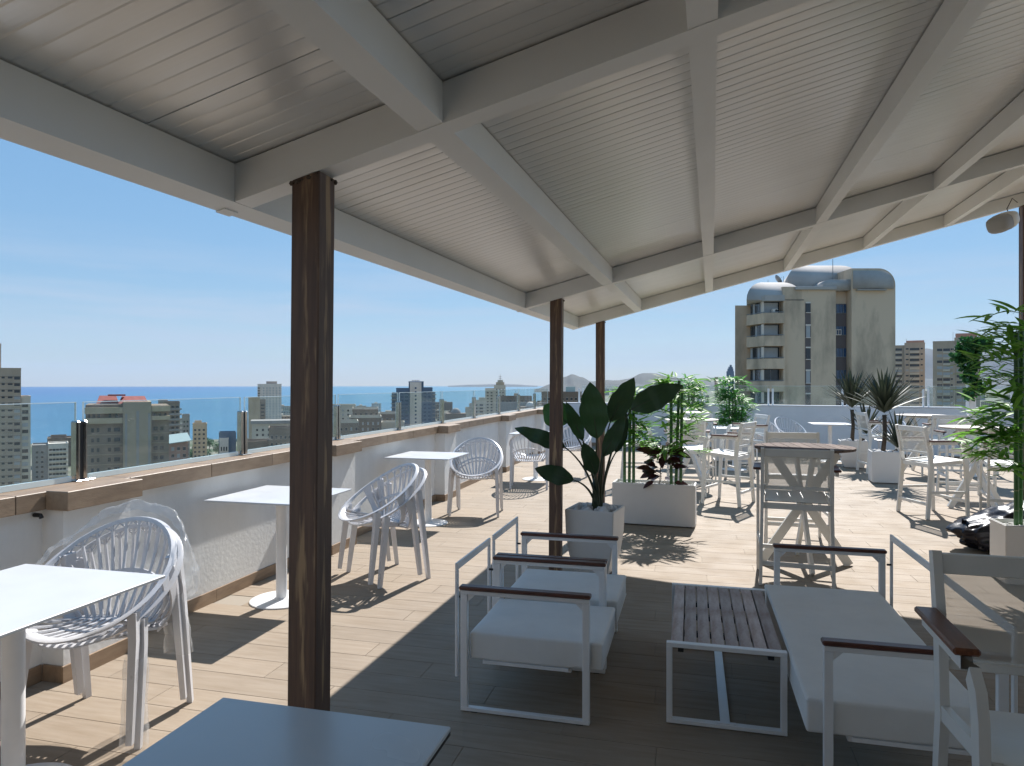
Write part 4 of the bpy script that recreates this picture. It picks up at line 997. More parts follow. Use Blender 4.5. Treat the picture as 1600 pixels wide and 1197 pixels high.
# ------------------------------------------------------------------ the town
C_ = {k: facade_mat('facade_' + k, tuple(min(.8, v * f) for v, f in zip(c, (1.2, 1.06, .92)))) for k, c in dict(concrete=(.36, .32, .26), beige=(.42, .37, .32), taupe=(.24, .205, .18), white=(.66, .66, .66), pale=(.55, .54, .50), brown=(.20, .165, .14), blue=(.10, .16, .26), sand=(.48, .42, .33), grey=(.30, .31, .33), pink=(.38, .25, .22)).items()}
C_['tower'] = mat('stained_concrete', (.66, .51, .365), .9, color2=(.36, .285, .21), vscale=.30, vstretch=(1, 1, .35), detail=10, c2range=(.46, .66), spec=.15)
C_['tower_cap'] = mat('weathered_render_cap', (.46, .43, .40), .85, color2=(.33, .305, .28), vscale=.18, detail=9, c2range=(.42, .7), spec=.2)
C_['tower_dark'] = mat('dark_panel_strip', (.13, .105, .10), .7)
C_['red'] = mat('red_roof_tiles', (.33, .09, .07), .7, var=.3, vscale=.8)
C_['roof_green'] = mat('pale_green_roof', (.42, .50, .48), .5)
C_['roof_slate'] = mat('flat_roof', (.34, .33, .31), .9, var=.3, vscale=.15)
def bld(name, pxc, D, label, group=None, cat='building'):
    p = A(pxc, 600, D); o = empty(name, (p.x, p.y, 0), YAW - (math.atan((pxc - 800) / FPX) if name != 'concrete_tower' else 0), label, cat, group); o['_px'] = pxc; o['_D'] = D; return o
class Frame_:
    def __init__(s, pxc, D, flat=False): s.c = pxc; s.D = D; s.k = D / FPX; s.kx = s.k * (1 if flat else math.cos(math.atan((pxc - 800) / FPX)))
    def x(s, px): return (px - s.c) * s.kx
    def z(s, py): return EYE - (py - 600) * s.k
def block(root, F, x0, x1, yt, depth, m, y_off=0.0, name='wall', roof=None, zb=LAND_Z, parapet=True):
    b = MB(); X0, X1, Zt = F.x(x0), F.x(x1), F.z(yt); b.span((X0, y_off, zb), (X1, y_off + depth, Zt)); o = b.build(name, C_[m], root)
    if parapet and X1 - X0 > 2:
        r = MB(); e = .25
        r.span((X0 - .06, y_off - .06, Zt + .01), (X1 + .06, y_off + e, Zt + .9)); r.span((X0 - .06, y_off + depth - e, Zt + .01), (X1 + .06, y_off + depth + .06, Zt + .9)); r.span((X0 - .06, y_off + e + .001, Zt + .01), (X0 + e, y_off + depth - e - .001, Zt + .9)); r.span((X1 - e, y_off + e + .001, Zt + .01), (X1 + .06, y_off + depth - e - .001, Zt + .9)); r.build('roof_parapet', C_[roof or m], root)
    return o
def win_grid(root, F, cols, yt, yb, fh, depth=0.0, y=0.0, m='pane', wh=1.35, sill=True, rnd=None, alt=None, stuff=True, side=None):
    """cols: (px centre, width in px); one row per storey fh (metres) from yt down to yb"""
    w = MB(); w2 = MB(); s = MB(); z = F.z(yt) - 1.0
    r = random.Random(int(F.c * 7 + F.D))
    while z > F.z(yb):
        for (pc, pw) in cols:
            X = F.x(pc); W = pw * F.k / 2; t = w2 if (alt and r.random() < .4) else w
            if side is None:
                t.span((X - W, y - .05, z - wh), (X + W, y - .001, z)); 
                if sill: s.span((X - W - .12, y - .16, z - wh - .14), (X + W + .12, y - .001, z - wh - .02)); s.span((X - W - .12, y - .10, z + .02), (X + W + .12, y - .001, z + .12))
            else:
                sx, y0 = side; t.span((sx + .001, y0 + X - W, z - wh), (sx + .05, y0 + X + W, z))
                if sill: s.span((sx + .001, y0 + X - W - .1, z - wh - .14), (sx + .14, y0 + X + W + .1, z - wh - .02))
        z -= fh
    if w.v: tag(w.build('windows', M_[m], root), kind='stuff')
    if w2.v: tag(w2.build('shutters', M_[alt], root), kind='stuff')
    if s.v: tag(s.build('window_sills', C_['pale'], root), kind='stuff')
def bands(root, F, x0, x1, yt, yb, fh, m, out=1.0, h=1.0, y=0.0, name='balconies'):
    b = MB(); z = F.z(yt)
    while z > F.z(yb):
        b.span((F.x(x0), y - out, z - h), (F.x(x1), y - .001, z)); z -= fh
    tag(b.build(name, C_[m], root), kind='stuff')

# left tall tower
F = Frame_(-10, 314); t = bld('apartment_tower', -10, 314, 'tall beige apartment tower at the left edge of the view with rows of small windows')
block(t, F, -60, 1.7, 539, 16, 'beige', 3); block(t, F, -60, 33.7, 577.6, 22, 'beige'); block(t, F, 34.0, 49.5, 622, 18, 'pale', .8)
win_grid(t, F, [(5, 4), (16.2, 6)], 584, 800, 3.0, y=0, wh=1.1); win_grid(t, F, [(27.3, 7.5)], 584, 800, 3.0, y=0, wh=1.6, alt='pane_pale'); win_grid(t, F, [(40.5, 8)], 628, 800, 3.0, y=.8, wh=1.6, alt='pane_pale')
bd = MB(); z = F.z(577.6) - 3.05
while z > F.z(800): bd.span((F.x(-60), -.10, z - .12), (F.x(33.6), -.001, z + .12)); z -= 3.0
bd.build('floor_bands', C_['taupe'], t); tag(t.children[-1], kind='stuff')
# low white slab beside it
F = Frame_(80, 430); t = bld('apartment_block', 80, 430, 'low white apartment slab with rows of balconies, right of the tall left tower')
block(t, F, 50, 75, 697, 20, 'grey', 1); block(t, F, 75.3, 107, 695.5, 20, 'white'); win_grid(t, F, [(58, 3), (66, 3)], 702, 800, 3.0, y=1); win_grid(t, F, [(79 + 5.5 * i, 4) for i in range(5)], 699, 800, 3.0); bands(t, F, 76, 107, 704.5, 800, 3.0, 'white', .9, .9)
F = Frame_(95, 520); t = bld('brown_house', 95, 520, 'brown flat roofed building just above the low white slab')
block(t, F, 74, 118, 686, 22, 'brown'); block(t, F, 79, 104, 682.5, 10, 'taupe', 4); win_grid(t, F, [(82 + 6 * i, 3.5) for i in range(6)], 689, 700, 3)
# centre-left block with red roof
def red_roof_block():
    F = Frame_(200, 212); t = bld('apartment_block', 200, 212, 'brown apartment block with red roof and white balcony bands behind the glass railing')
    k = F.k; block(t, F, 135, 192, 632, 20, 'taupe', .8, parapet=False); block(t, F, 237.3, 266, 634, 20, 'taupe', .8, parapet=False); block(t, F, 192.3, 237, 628, 22, 'concrete', -.9, parapet=False)
    rr = MB(); z0 = F.z(628)
    for (a, b, zt, y0, y1, rg) in ((150, 185, 618.5, 5, 15, .5), (184.5, 233, 619.5, 3, 14, .3)):
        xa, xb = F.x(a), F.x(b); zt = F.z(zt); ym = (y0 + y1) / 2; q = (xb - xa) * .12
        rr.add([(xa, y0, z0 - .6), (xb, y0, z0 - .6), (xb, y1, z0 - .6), (xa, y1, z0 - .6), (xa + q, ym, zt), (xb - q, ym, zt)], [(0, 1, 5, 4), (1, 2, 5), (2, 3, 4, 5), (3, 0, 4), (3, 2, 1, 0)])
    rr.span((F.x(168), 6, F.z(619)), (F.x(196), 8, F.z(616.5))); rr.build('roof', C_['red'], t)
    m = MB(); m.span((F.x(150), 4, z0 - 3), (F.x(232), 16, z0 - .61)); m.build('penthouse', C_['white'], t)
    for (y0_, y1_, x0, x1) in ((636, 645.5, 134, 192), (652.5, 661, 134, 192), (634.5, 643.5, 237.5, 267.5), (650.5, 657, 237.5, 267.5)):
        b = MB(); b.span((F.x(x0), -.6, F.z(y1_)), (F.x(x1), .799, F.z(y0_))); b.build('balcony', C_['sand'], t)
    for i in range(7):
        yy = 668 + i * 15.4
        for (xc, w) in ((145.5, 3.5), (154, 3.5), (171, 4), (183, 8), (244, 6), (254, 5)):
            b = MB(); X = F.x(xc); b.span((X - w * k / 2, .72, F.z(yy + 6)), (X + w * k / 2, .799, F.z(yy))); b.build('window', M_['pane'], t)
        b = MB(); b.span((F.x(135), .60, F.z(yy + 11)), (F.x(192), .799, F.z(yy + 9.6))); b.span((F.x(237.5), .60, F.z(yy + 11)), (F.x(266), .799, F.z(yy + 9.6))); b.build('floor_band', C_['concrete'], t)
    for xc in (140, 147.5, 155, 172, 182, 243, 251, 260):
        b = MB(); X = F.x(xc); b.span((X - 1.6 * k, .72, F.z(651.8)), (X + 1.6 * k, .798, F.z(646))); b.build('window', M_['pane'], t)
    g = MB(); g.span((F.x(213), -.97, F.z(800)), (F.x(217.5), -.901, F.z(642))); g.span((F.x(195), -.97, F.z(800)), (F.x(199), -.901, F.z(646))); g.span((F.x(231.5), -.97, F.z(800)), (F.x(235.5), -.901, F.z(646))); g.build('facade_strips', C_['grey'], t)
red_roof_block()
F = Frame_(268, 400); t = bld('apartment_tower', 268, 400, 'grey stepped apartment tower just behind the red roofed block')
block(t, F, 247, 262, 627, 14, 'grey', 6); block(t, F, 255, 281, 630, 18, 'taupe'); bands(t, F, 258, 284, 638, 760, 3.0, 'grey', 1.2, .9); win_grid(t, F, [(262, 4), (270, 4), (277, 4)], 631, 760, 3.0)
F = Frame_(283, 450); t = bld('apartment_block', 283, 450, 'pale terraced apartment block with a slim shaft, left of the sea gap')
block(t, F, 268, 286, 657, 16, 'pale', 1); bands(t, F, 266, 285, 660, 740, 3, 'white', 1.1, .9, 1); block(t, F, 284.5, 296.5, 650, 14, 'grey'); win_grid(t, F, [(288, 2.5), (293, 2.5)], 655, 740, 3)
F = Frame_(312, 480); t = bld('apartment_block', 312, 480, 'small sand coloured apartment block beside the open sea gap')
block(t, F, 301, 323.5, 664, 16, 'sand'); block(t, F, 304, 315, 660, 8, 'sand', 4); win_grid(t, F, [(305, 3), (311.5, 3), (318.5, 3)], 668, 745, 3)
F = Frame_(280, 300); t = bld('brick_house', 280, 300, 'brick building under a pale sloping roof, right of the red roofed block')
block(t, F, 264, 294, 691, 12, 'pink', parapet=False); rf = MB(); rf.add([(F.x(262), -1.5, F.z(692)), (F.x(299), -1.5, F.z(688)), (F.x(293), 9, F.z(678)), (F.x(262), 9, F.z(681)), (F.x(262), -1.5, F.z(693)), (F.x(299), -1.5, F.z(689.2)), (F.x(293), 9, F.z(679)), (F.x(262), 9, F.z(682))], [(0, 1, 2, 3), (7, 6, 5, 4), (0, 4, 5, 1), (1, 5, 6, 2), (2, 6, 7, 3), (3, 7, 4, 0)]); rf.build('roof', C_['roof_green'], t); win_grid(t, F, [(270, 4), (279, 4), (288, 4)], 695, 760, 3, alt='pane_pale')
F = Frame_(354, 350); t = bld('house', 354, 350, 'white house with a dark blue roof edge left of the second steel post')
block(t, F, 343, 357, 687, 10, 'white'); block(t, F, 342, 369, 679, 12, 'blue', 3); win_grid(t, F, [(346, 2), (350, 2), (354, 2)], 695, 720, 3.2, wh=2)
F = Frame_(421, 800); t = bld('white_tower', 421, 800, 'white high rise against the sea left of the nearest post')
block(t, F, 402.5, 440, 601, 22, 'white'); block(t, F, 416, 433, 597, 10, 'grey', 5, 'penthouse'); win_grid(t, F, [(404.5 + .0, 2.5)], 604, 690, 3, y=-.8); bands(t, F, 402, 408, 605, 690, 3, 'white', .8, 1); win_grid(t, F, [(412 + 5 * i, 1.8) for i in range(6)], 604, 690, 3, m='pane_pale')
F = Frame_(402, 600); t = bld('apartment_tower', 402, 600, 'narrow beige tower standing in front of the white high rise')
block(t, F, 388, 406, 622, 14, 'sand'); block(t, F, 406.3, 415, 626, 12, 'taupe', 1); win_grid(t, F, [(410.5, 5)], 630, 690, 3, y=1)
F = Frame_(430, 420); t = bld('flat_roofed_block', 430, 420, 'white building with a wide dark flat roof, just left of the nearest post')
block(t, F, 394, 470, 662, 16, 'pale', parapet=False); r_ = MB(); r_.span((F.x(392), -1.2, F.z(662)), (F.x(472), 17, F.z(657))); r_.build('roof', C_['grey'], t); win_grid(t, F, [(402 + 9 * i, 3) for i in range(8)], 667, 700, 3)
F = Frame_(440, 300); t = bld('flat_roofed_block', 440, 300, 'dark brown low block below the wide flat roof, left of the nearest post')
block(t, F, 420, 480, 671, 14, 'taupe'); block(t, F, 377, 419.5, 692, 14, 'brown', 2); win_grid(t, F, [(425 + 7 * i, 2.5) for i in range(8)], 677, 720, 3)
for (x0, x1, y, D, m, lab) in ((515, 556, 634, 520, 'pale', 'pale flat roofed block farthest of the brown group right of the nearest post'), (551, 591, 639, 450, 'taupe', 'brown block with a plain side wall, uppermost of the brown group'), (546, 596, 653, 380, 'brown', 'wide dark brown block in the centre of the brown group'), (512, 560, 661, 330, 'taupe', 'lowest taupe block directly right of the nearest post'), (592, 618, 647, 480, 'brown', 'small brown block between the brown group and the blue tower'), (596, 632, 662, 400, 'pale', 'pale low block in front of the foot of the blue tower')):
    c = (x0 + x1) / 2; F = Frame_(c, D); t = bld('flat_roofed_block', c, D, lab); block(t, F, x0, x1, y, 18, m, roof='pale'); n = int((x1 - x0) / 8); win_grid(t, F, [(x0 + 5 + i * 8, 2.6) for i in range(n)], y + 4, y + 60, 3.1, alt='pane_pale')
# blue tower with white stripe
F = Frame_(648, 550); t = bld('blue_tower', 648, 550, 'dark blue high rise with a white vertical stripe in the middle of the skyline')
block(t, F, 619, 641, 608, 18, 'blue', 1); block(t, F, 658, 676, 607, 18, 'blue', 1); block(t, F, 640.5, 658.5, 599, 20, 'white'); block(t, F, 638.5, 662, 597.5, 16, 'blue', 2, 'crown')
block(t, F, 612, 622, 615, 14, 'blue', 3); block(t, F, 673, 680.5, 614, 14, 'blue', 3)
bands(t, F, 610.5, 620, 618, 690, 3, 'grey', .9, .7, 2.9); bands(t, F, 676, 682, 616, 690, 3, 'grey', .9, .7, 2.9)
win_grid(t, F, [(628 + 7 * i, 5) for i in range(2)] + [(664, 4), (671, 4)], 611, 690, 3, y=1, m='pane_blue', sill=False); win_grid(t, F, [(649.5, 2.6)], 603, 690, 3, m='pane_blue')
pz = MB(); 
for x in (642.5, 656.5): pz.span((F.x(x) - .5, -.7, LAND_Z), (F.x(x) + .5, -.001, F.z(600)))
pz.build('pilasters', C_['white'], t)
an = MB(); 
for x in (645, 649, 653): an.tube([(F.x(x), 6, F.z(597)), (F.x(x), 6, F.z(593.5))], .25, 5)
an.span((F.x(643), 5, F.z(594.9)), (F.x(656), 5.4, F.z(594.2))); an.build('antenna', C_['grey'], t)
# tiered tower with mast
F = Frame_(780, 700); t = bld('tiered_tower', 780, 700, 'pale tiered tower block with antenna mast on the shore')
block(t, F, 758, 779, 608, 18, 'pale', 2); block(t, F, 772, 790, 603, 16, 'pale'); block(t, F, 775, 788, 598.5, 12, 'sand', 2); block(t, F, 777.5, 786, 595, 8, 'pale', 3)
win_grid(t, F, [(776, 2), (781, 2), (786, 2)], 606, 665, 3); win_grid(t, F, [(762, 3), (768, 3)], 611, 665, 3, y=2)
an = MB(); an.tube([(F.x(781.5), 5, F.z(595)), (F.x(781.5), 5, F.z(584))], [.35, .12], 6)
for y in (588.5, 591.5): an.span((F.x(779), 4.8, F.z(y)), (F.x(784), 5.2, F.z(y - .5)))
an.build('antenna', C_['grey'], t)
F = Frame_(805, 450); t = bld('flat_roofed_block', 805, 450, 'long brown flat roofed block with rooftop chimneys right of the tiered tower')
block(t, F, 776, 831, 621, 16, 'brown'); block(t, F, 803, 809, 617, 5, 'sand', 3); block(t, F, 776, 832, 629.5, 10, 'grey', -6); win_grid(t, F, [(780 + 6 * i, 3) for i in range(9)], 623, 640, 3); 
an = MB(); an.tube([(F.x(806), 5, F.z(617)), (F.x(806), 5, F.z(610))], .12, 5); an.build('antenna', C_['grey'], t)
F = Frame_(740, 620); t = bld('terraced_block', 740, 620, 'pale stepped apartment block left of the tiered tower')
for i, (a, b, y) in enumerate(((748, 758, 623), (740, 748, 627), (733, 740, 632), (727, 733, 638))): block(t, F, a, b, y, 14, 'pale')
win_grid(t, F, [(752, 5), (744, 4)], 630, 670, 3); bands(t, F, 733, 758, 634, 670, 3, 'white', .9, .8)
for (x, y, D, r, lab, m) in ((712, 646, 420, 8, 'grey dome on a low roof between the blue and tiered towers', 'grey'), (829, 636, 330, 8, 'white dome on a low roof near the second post', 'white')):
    F = Frame_(x, D); t = bld('domed_roof', x, D, lab); rr = r * F.k; block(t, F, x - 16, x + 16, y, 10, 'taupe', 0, parapet=False); d = MB(); d.lathe([(rr * math.cos(a * math.pi / 16), F.z(y) + rr * math.sin(a * math.pi / 16) * 1.0) for a in range(8)] + [(.05, F.z(y) + rr)], 20, (0, 5, .01)); d.build('dome', C_[m], t, True)
F = Frame_(880, 340); t = bld('flat_roofed_block', 880, 340, 'brown low building with a greenish glass shelter behind the big leaves')
block(t, F, 846, 914, 615, 12, 'brown'); g = MB(); g.span((F.x(884), 1, F.z(614)), (F.x(899), 6, F.z(604))); g.build('glass_shelter', C_['roof_green'], t); win_grid(t, F, [(851 + 7 * i, 3) for i in range(9)], 618, 640, 3)
# far towers at the right
for (bx, D, lab, parts, cols) in (
        (1420, 390, 'brown apartment tower with white balconies right of the concrete tower', ((1398, 1413, 541.5, 14, 'beige', 1), (1413.3, 1445, 538, 18, 'beige', 0), (1416, 1444, 534, 10, 'pink', 5)), [(1404, 9), (1417.5, 4), (1429, 13), (1440, 3)]),
        (1493, 350, 'beige apartment tower with reddish penthouse behind the ivy', ((1457, 1491, 535, 20, 'beige', 0), (1491.3, 1531, 530, 20, 'beige', .8), (1493, 1527, 523, 10, 'pink', 5)), [(1468, 7), (1479, 9), (1487, 3), (1499, 7), (1509, 7), (1520, 8)])):
    F = Frame_(bx, D); t = bld('apartment_tower', bx, D, lab)
    for (a, b, y, d, m, yo) in parts: block(t, F, a, b, y, d, m, yo)
    for (pc, pw) in cols: win_grid(t, F, [(pc, pw)], 541 if pc < 1492 else 536, 720, 3.0, y=(1 if pc < 1410 else (.8 if pc > 1491 else 0)), alt='pane_pale', wh=1.3 if pw > 4 else .9)
    for (pc, pw) in cols:
        if pw > 8: bands(t, F, pc - pw / 2 - 1, pc + pw / 2 + 1, 549, 720, 3.0, 'pale', .7, .9, y=(1 if pc < 1410 else (.8 if pc > 1491 else 0)))
    an = MB(); an.tube([(F.x(bx - 4), 8, F.z(535)), (F.x(bx - 4), 8, F.z(517 if D < 370 else 528))], .08, 5); an.build('antenna', C_['grey'], t)
F = Frame_(1141, 3000); t = bld('pointed_skyscraper', 1141, 3000, 'slim pointed skyscraper far away, hazy blue, left of the concrete tower')
for (a, b, y, d) in ((1135, 1147, 580, 30), (1136.5, 1146, 576, 24), (1138, 1145, 573, 18), (1140, 1143.5, 570, 10)): block(t, F, a, b, y, d, 'blue', (33 - d) / 2, parapet=False)
F = Frame_(1119, 3300); t = bld('far_tower', 1119, 3300, 'small far hazy tower left of the pointed skyscraper'); block(t, F, 1116.5, 1122, 589, 20, 'pink', parapet=False)

# big concrete tower with rounded caps
def concrete_tower():
    D = 92.6; F = Frame_(1280, D, True); k = F.k
    t = bld('concrete_tower', 1280, D, 'large stained concrete tower with rounded roof caps and balconies beyond the far wall')
    def rounded(name, m, x0, x1, yt, y0, y1, zb, r, tp=0.0, seg=8, rs=None):
        X0, X1, Zt = F.x(x0), F.x(x1), F.z(yt); bm = bmesh.new(); bmesh.ops.create_cube(bm, size=1)
        for v in bm.verts: v.co = ((X0 + X1) / 2 + v.co.x * (X1 - X0), (y0 + y1) / 2 + v.co.y * (y1 - y0), (zb + Zt) / 2 + v.co.z * (Zt - zb))
        es = [e for e in bm.edges if all(abs(v.co.z - Zt) < 1e-4 for v in e.verts) and (rs is None or abs((e.verts[0].co.x + e.verts[1].co.x) / 2 - (X1 if rs == 'r' else X0)) < 1e-3)]
        bmesh.ops.bevel(bm, geom=es, offset=r, segments=seg, affect='EDGES', profile=.5)
        mb = MB(); bm.verts.ensure_lookup_table(); mb.v = [tuple(v.co) for v in bm.verts]; mb.f = [tuple(v.index for v in f.verts) for f in bm.faces]; bm.free(); mb.v = [(x + (tp * (y - y0) * (X1 - x) / (X1 - X0) if y > y0 else 0), y, z) for (x, y, z) in mb.v]; return mb.build(name, m, t, 'auto' if name == 'right_wing' else True)
    ZB = LAND_Z
    b = MB(); b.span((F.x(1223), 0, ZB), (F.x(1306), 13, F.z(448))); b.build('wall', C_['tower'], t)
    # bay with corner balconies at the left: chamfered plan
    cx0, cx1, cx2 = (366.5 * 95.8 - 480 * D) / FPX, F.x(1193), F.x(1222.9)
    plan = [(cx2, -.7), (cx1, -.7), (cx0, 3.2), (cx0 + 3.1, 12), (cx2, 12)]
    def prism(mb, pl, z0, z1): n = len(pl); mb.add([(p[0], p[1], z0) for p in pl] + [(p[0], p[1], z1) for p in pl], [tuple(range(n)), tuple(range(2 * n - 1, n - 1, -1))] + [((i + 1) % n, i, n + i, n + (i + 1) % n) for i in range(n)])
    b = MB(); xw = (348.5 * 97.6 - 480 * D) / FPX; prism(b, [(xw + 4.5, 5), (xw, 5), (xw + 3.2, 14), (xw + 6, 14)], ZB, F.z(476.5) + .5); b.build('side_wing', C_['tower'], t)
    core = [(cx2, .9), (cx1 + .4, .9), (cx0 + 1.2, 4.2), (cx0 + 3.6, 12), (cx2, 12)]
    b = MB(); prism(b, core, ZB, F.z(469)); b.build('bay_core', C_['tower'], t)
    for i in range(6):
        y0, y1 = 489.5 + i * 35.4, 505.5 + i * 35.4
        b = MB(); prism(b, plan, F.z(y1), F.z(y0)); b.build('balcony', C_['tower'], t)
        rl = MB(); rl.tube([(cx2 - .1, -.62, F.z(y0) + .12), (cx1, -.62, F.z(y0) + .12), (cx0 + .06, 3.2, F.z(y0) + .12)], .045, 6); rl.build('railing', M_['railing'], t)
        zt, zb = F.z(y0 - 18.4), F.z(y0 - .6)
        # glazing: front pane, slanted bay of narrow panes, white end frame
        fr = MB(); fr.span((F.x(1194.5), .60, zb), (F.x(1220.2), .899, zt)); o = fr.build('window', M_['pane'], t)
        p = MB(); r = random.Random(i + 3)
        if i in (0, 1, 2): p.span((F.x(1196), .50, zb + .08), (F.x(1217.5), .599, zt - .12)); p.build('blind', M_['pane_pale'], o)
        else: p.span((F.x(1206), .5, zb), (F.x(1207), .599, zt)); p.build('mullion', M_['railing'], o)
        a = Vector((cx1 + .2, .75, 0)); c = Vector((cx0 + .9, 4.0, 0)); dv = c - a; nv = Vector((dv.y, -dv.x, 0)).normalized()
        if nv.y > 0: nv = -nv
        for q in range(5):
            s0, s1 = a + dv * (q / 5 + .012), a + dv * ((q + 1) / 5 - .012); w = MB(); pl = [s0, s1, s1 + nv * .12, s0 + nv * .12]
            prism(w, [(v.x, v.y) for v in pl][::-1], zb, zt); w.build('window_pane', M_['pane' if (q + i) % 3 else 'pane_pale'], o)
        w = MB(); w.span((F.x(1191.6), -.05, zb), (F.x(1193.6), .5, zt)); w.build('corner_frame', C_['white'], t)
    ac = MB(); ac.span((F.x(1206), -.3, F.z(489)), (F.x(1214.5), .35, F.z(482.8)), .05); ac.build('air_conditioner', C_['white'], t)
    af = MB(); af.lathe([(.2, -.012), (.2, 0)], 16, (0, 0, 0), Matrix.Translation((F.x(1212), -.302, F.z(486))) @ Matrix.Rotation(R(90), 4, 'X')); af.build('fan_cover', M_['dark'], t)
    rounded('roof_cap', C_['tower_cap'], 1166.5, 1256, 437, .0, 12.5, F.z(469.5), 2.6, .36)
    b = MB(); prism(b, plan, F.z(470.8), F.z(462)); b.build('bay_lintel', C_['tower_cap'], t)
    rounded('roof_drum', C_['tower_cap'], 1248, 1366, 403.5, 3.5, 15, F.z(449), 2.4, .3)
    b = MB(); b.span((F.x(1242), -.35, F.z(453)), (F.x(1306), 2.5, F.z(447.5)), .06); b.build('cornice', C_['tower_cap'], t)
    rounded('roof_ledge', C_['tower_cap'], 1285, 1331, 437, -.2, 3.4, F.z(453.6), .9, rs='l')
    b = MB(); b.span((F.x(1306.2), 1.1, ZB), (F.x(1328), 12.8, F.z(453.8))); b.build('recess_wall', C_['tower'], t)
    rounded('right_wing', C_['tower'], 1328.2, 1396.5, 420, -.4, 14, ZB, 2.2, rs='r')
    rounded('wing_cap', C_['tower_cap'], 1330.5, 1392, 424, -.75, 8, F.z(452), 1.8, rs='r')
    b = MB(); b.span((F.x(1335), -.95, F.z(455)), (F.x(1380), -.401, F.z(453.3)), .02); b.build('drip_ledge', C_['tower_cap'], t)
    # narrow strip of bathroom windows
    b = MB(); b.span((F.x(1258), -.06, F.z(660)), (F.x(1266.5), -.001, F.z(474))); b.build('dark_strip', C_['tower_dark'], t)
    for i, (y0, y1, m) in enumerate(((474, 488, 'pane'), (509, 527, 'pane_pale'), (544, 561, 'pane'), (579.5, 598, 'pane_pale'), (616, 634, 'pane'))):
        b = MB(); b.span((F.x(1259.2), -.11, F.z(y1)), (F.x(1265.3), -.061, F.z(y0))); o = b.build('window', M_[m], t)
        s = MB(); s.span((F.x(1258.4), -.22, F.z(y1 + 1.2)), (F.x(1266.1), -.061, F.z(y1 + .1))); s.span((F.x(1258.4), -.16, F.z(y0)), (F.x(1266.1), -.061, F.z(y0 - 2.2))); s.build('sill', C_['white'], o)
    b = MB(); b.span((F.x(1307), .96, F.z(660)), (F.x(1327.6), 1.099, F.z(473.5))); b.build('dark_strip', C_['tower_dark'], t)
    for i in range(5):
        y0 = 474.5 + i * 34.6; y1 = y0 + 14
        for (a, c) in ((1307.4, 1317.0), (1317.6, 1327.2)):
            b = MB(); b.span((F.x(a), .90, F.z(y1)), (F.x(c), .959, F.z(y0))); o = b.build('window', M_['pane_blue' if i < 4 else 'pane'], t)
            f = MB(); xm = (F.x(a) + F.x(c)) / 2; f.span((xm - .03, .86, F.z(y1)), (xm + .03, .899, F.z(y0))); f.span((F.x(a), .86, F.z(y1)), (F.x(c), .899, F.z(y1 - .8))); f.build('frame', M_['railing'], o)
    gr = MB(); 
    for q in range(4): gr.span((F.x(1307.6 + q * 3.6) - .03, .74, F.z(522.5)), (F.x(1307.6 + q * 3.6) + .03, .80, F.z(515)))
    gr.span((F.x(1307.2), .73, F.z(515)), (F.x(1318.8), .81, F.z(514))); gr.span((F.x(1307.2), .73, F.z(523)), (F.x(1318.8), .81, F.z(522))); gr.build('window_grille', C_['white'], t)
    an = MB(); an.tube([(F.x(1317.5), 3, F.z(437)), (F.x(1317.5), 3, F.z(398))], [.06, .035], 6); an.build('antenna_mast', M_['railing'], t)
    ds = MB(); c = Vector((F.x(1232), 4, F.z(431)))
    ds.lathe([(.05, 0), (.35, .05), (.6, .16), (.72, .28), (.70, .28), (.55, .17), (.05, .03)], 18, (0, 0, 0), Matrix.Translation(c) @ Matrix.Rotation(R(55), 4, 'Y')); ds.tube([c + Vector((.1, 0, 0)), (F.x(1235), 4, F.z(438))], .05, 6); ds.tube([c, c + Vector((.7, 0, .45))], .02, 5); ds.build('satellite_dish', M_['railing'], t)
    for (px, y) in ((1213, 432), (1238, 426)): a = MB(); a.tube([(F.x(px), 3, F.z(438)), (F.x(px), 3, F.z(y))], .03, 5); a.build('antenna', M_['railing'], t)
    b = MB(); b.span((F.x(1222.0), -.45, F.z(660)), (F.x(1225), -.001, F.z(470))); b.build('pier_strip', C_['tower'], t)
concrete_tower()

# filler houses of the town, alike and far
rf_ = random.Random(77)
def filler(px, D, w, h, m, label, group, base=LAND_Z):
    F = Frame_(px, D); t = bld('town_house', px, D, label, group); zt = base + h
    b = MB(); b.span((-w / 2, 0, LAND_Z - .5), (w / 2, w * .8, zt)); b.build('wall', C_[m], t)
    r = MB(); r.span((-w / 2 - .2, -.2, zt + .01), (w / 2 + .2, .3, zt + .8)); r.span((w / 2 - .3, .301, zt + .01), (w / 2 + .2, w * .8, zt + .8)); r.span((-w * .2, w * .3, zt), (w * .1, w * .6, zt + 2.6)); r.build('roof_parapet', C_['pale'], t)
    wn = MB(); z = zt - 1
    while z > LAND_Z + 2:
        x = -w / 2 + 1.2
        while x < w / 2 - 2: wn.span((x, -.06, z - 1.4), (x + 1.5, -.001, z)); x += 3.4
        z -= 3.1
    tag(wn.build('windows', M_['pane'], t), kind='stuff')
LM = [(430, 'right beside the nearest timber post'), (520, 'near the brown block group'), (600, 'at the foot of the blue tower'), (690, 'right of the blue tower'), (750, 'at the foot of the tiered tower'), (800, 'behind the long brown block'), (850, 'behind the second post')]
ADJ = dict(pale='pale', sand='sand coloured', taupe='taupe', grey='grey', beige='beige', white='white', brown='brown')
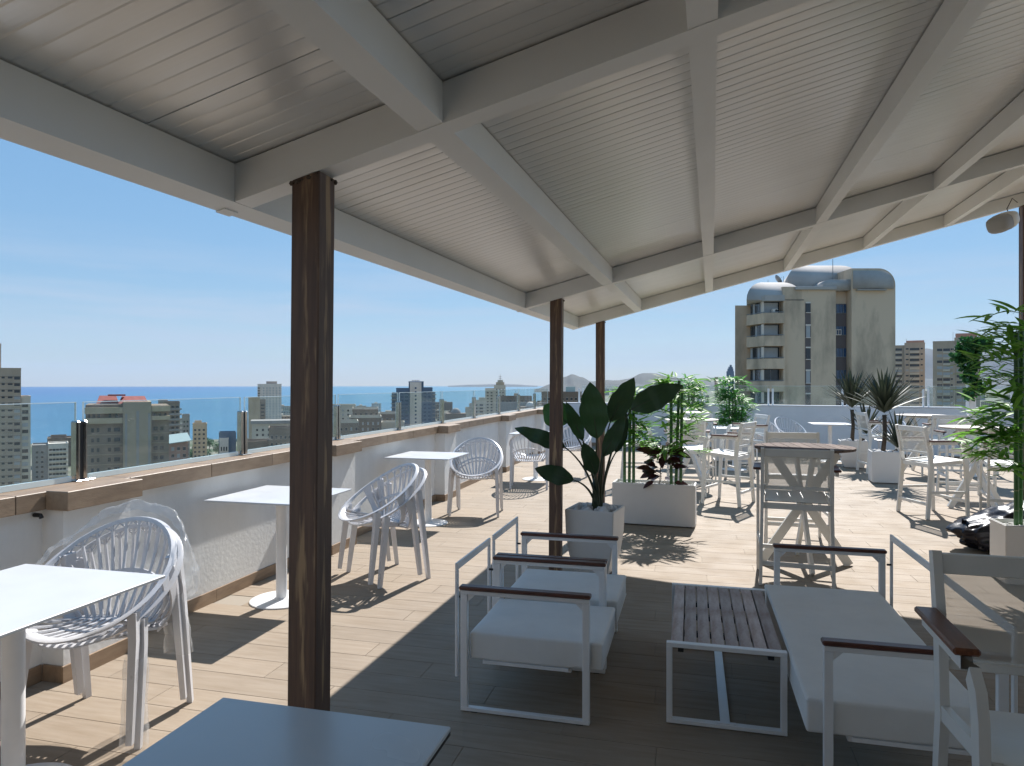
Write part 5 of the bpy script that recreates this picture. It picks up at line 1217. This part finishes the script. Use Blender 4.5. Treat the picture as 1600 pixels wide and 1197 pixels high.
for i in range(84):
    px = rf_.uniform(430, 890); D = rf_.uniform(480, 1250 + (px - 430) * 1.2); m = rf_.choice(['pale', 'sand', 'taupe', 'grey', 'beige', 'white', 'brown'])
    where = [l for (x, l) in LM if px >= x][-1]; far = 'small distant' if D > 950 else 'low'
    filler(px, D, rf_.uniform(14, 34), rf_.uniform(9, 26) if D > 700 else rf_.uniform(8, 20), m, far + ' ' + ADJ[m] + ' house in the seaside town, ' + where, 'low houses of the seaside town')
for i in range(26):
    px, where = rf_.choice([(rf_.uniform(1040, 1150), 'left of the concrete tower'), (rf_.uniform(1440, 1462), 'between the two brown apartment towers'), (rf_.uniform(1530, 1640), 'right of the ivy'), (rf_.uniform(900, 1040), 'below the coastal hills')]); D = rf_.uniform(1500, 4500); m = rf_.choice(['pale', 'white', 'sand', 'beige'])
    filler(px, D, rf_.uniform(18, 40), rf_.uniform(15, 45), m, ('tiny ' if D > 3000 else 'small ') + ADJ[m] + ' hazy building of the far town, ' + where, 'far town buildings on the plain')
def tree(px, D, h, r, label, seed):
    p = A(px, 600, D); t = empty('tree', (p.x, p.y, LAND_Z), 0, label, 'tree', 'trees among the houses'); rr = random.Random(seed)
    m = MB(); m.tube([(0, 0, 0), (.2, 0, h * .4), (.1, .2, h * .75)], [.35, .25, .12], 6)
    for a in range(4): m.tube([(.15, .1, h * (.35 + .08 * a)), (math.cos(a * 1.7) * r * .6, math.sin(a * 1.7) * r * .6, h * .75)], [.12, .04], 4)
    m.build('trunk', M_['trunk'], t); c = MB(); lv = leaf_geo(1.1, .8, .2, .2, 2, .45); cl = [Vector((rr.uniform(-r, r) * .65, rr.uniform(-r, r) * .65, h * rr.uniform(.5, .95))) for _ in range(9)]
    for q in cl:
        for k in range(70):
            d = Vector((rr.gauss(0, 1), rr.gauss(0, 1), rr.gauss(0, .8))).normalized() * r * .45 * rr.random() ** .4; c.add(*lv, M=frame(q + d, d + rv(.6), rv(1), rr.uniform(.6, 1.2)))
    c.build('crown', M_['ivy'], t)
random.seed(3)
for i, (px, D, h, r) in enumerate(((300, 540, 10, 4), (309, 600, 12, 5), (318, 560, 9, 4.5), (327, 640, 11, 5), (334, 520, 8, 4), (341, 600, 10, 5), (296, 480, 9, 4), (350, 560, 9, 4))): tree(px, D, h, r, 'green leafy tree in the gap between the buildings by the sea', i)
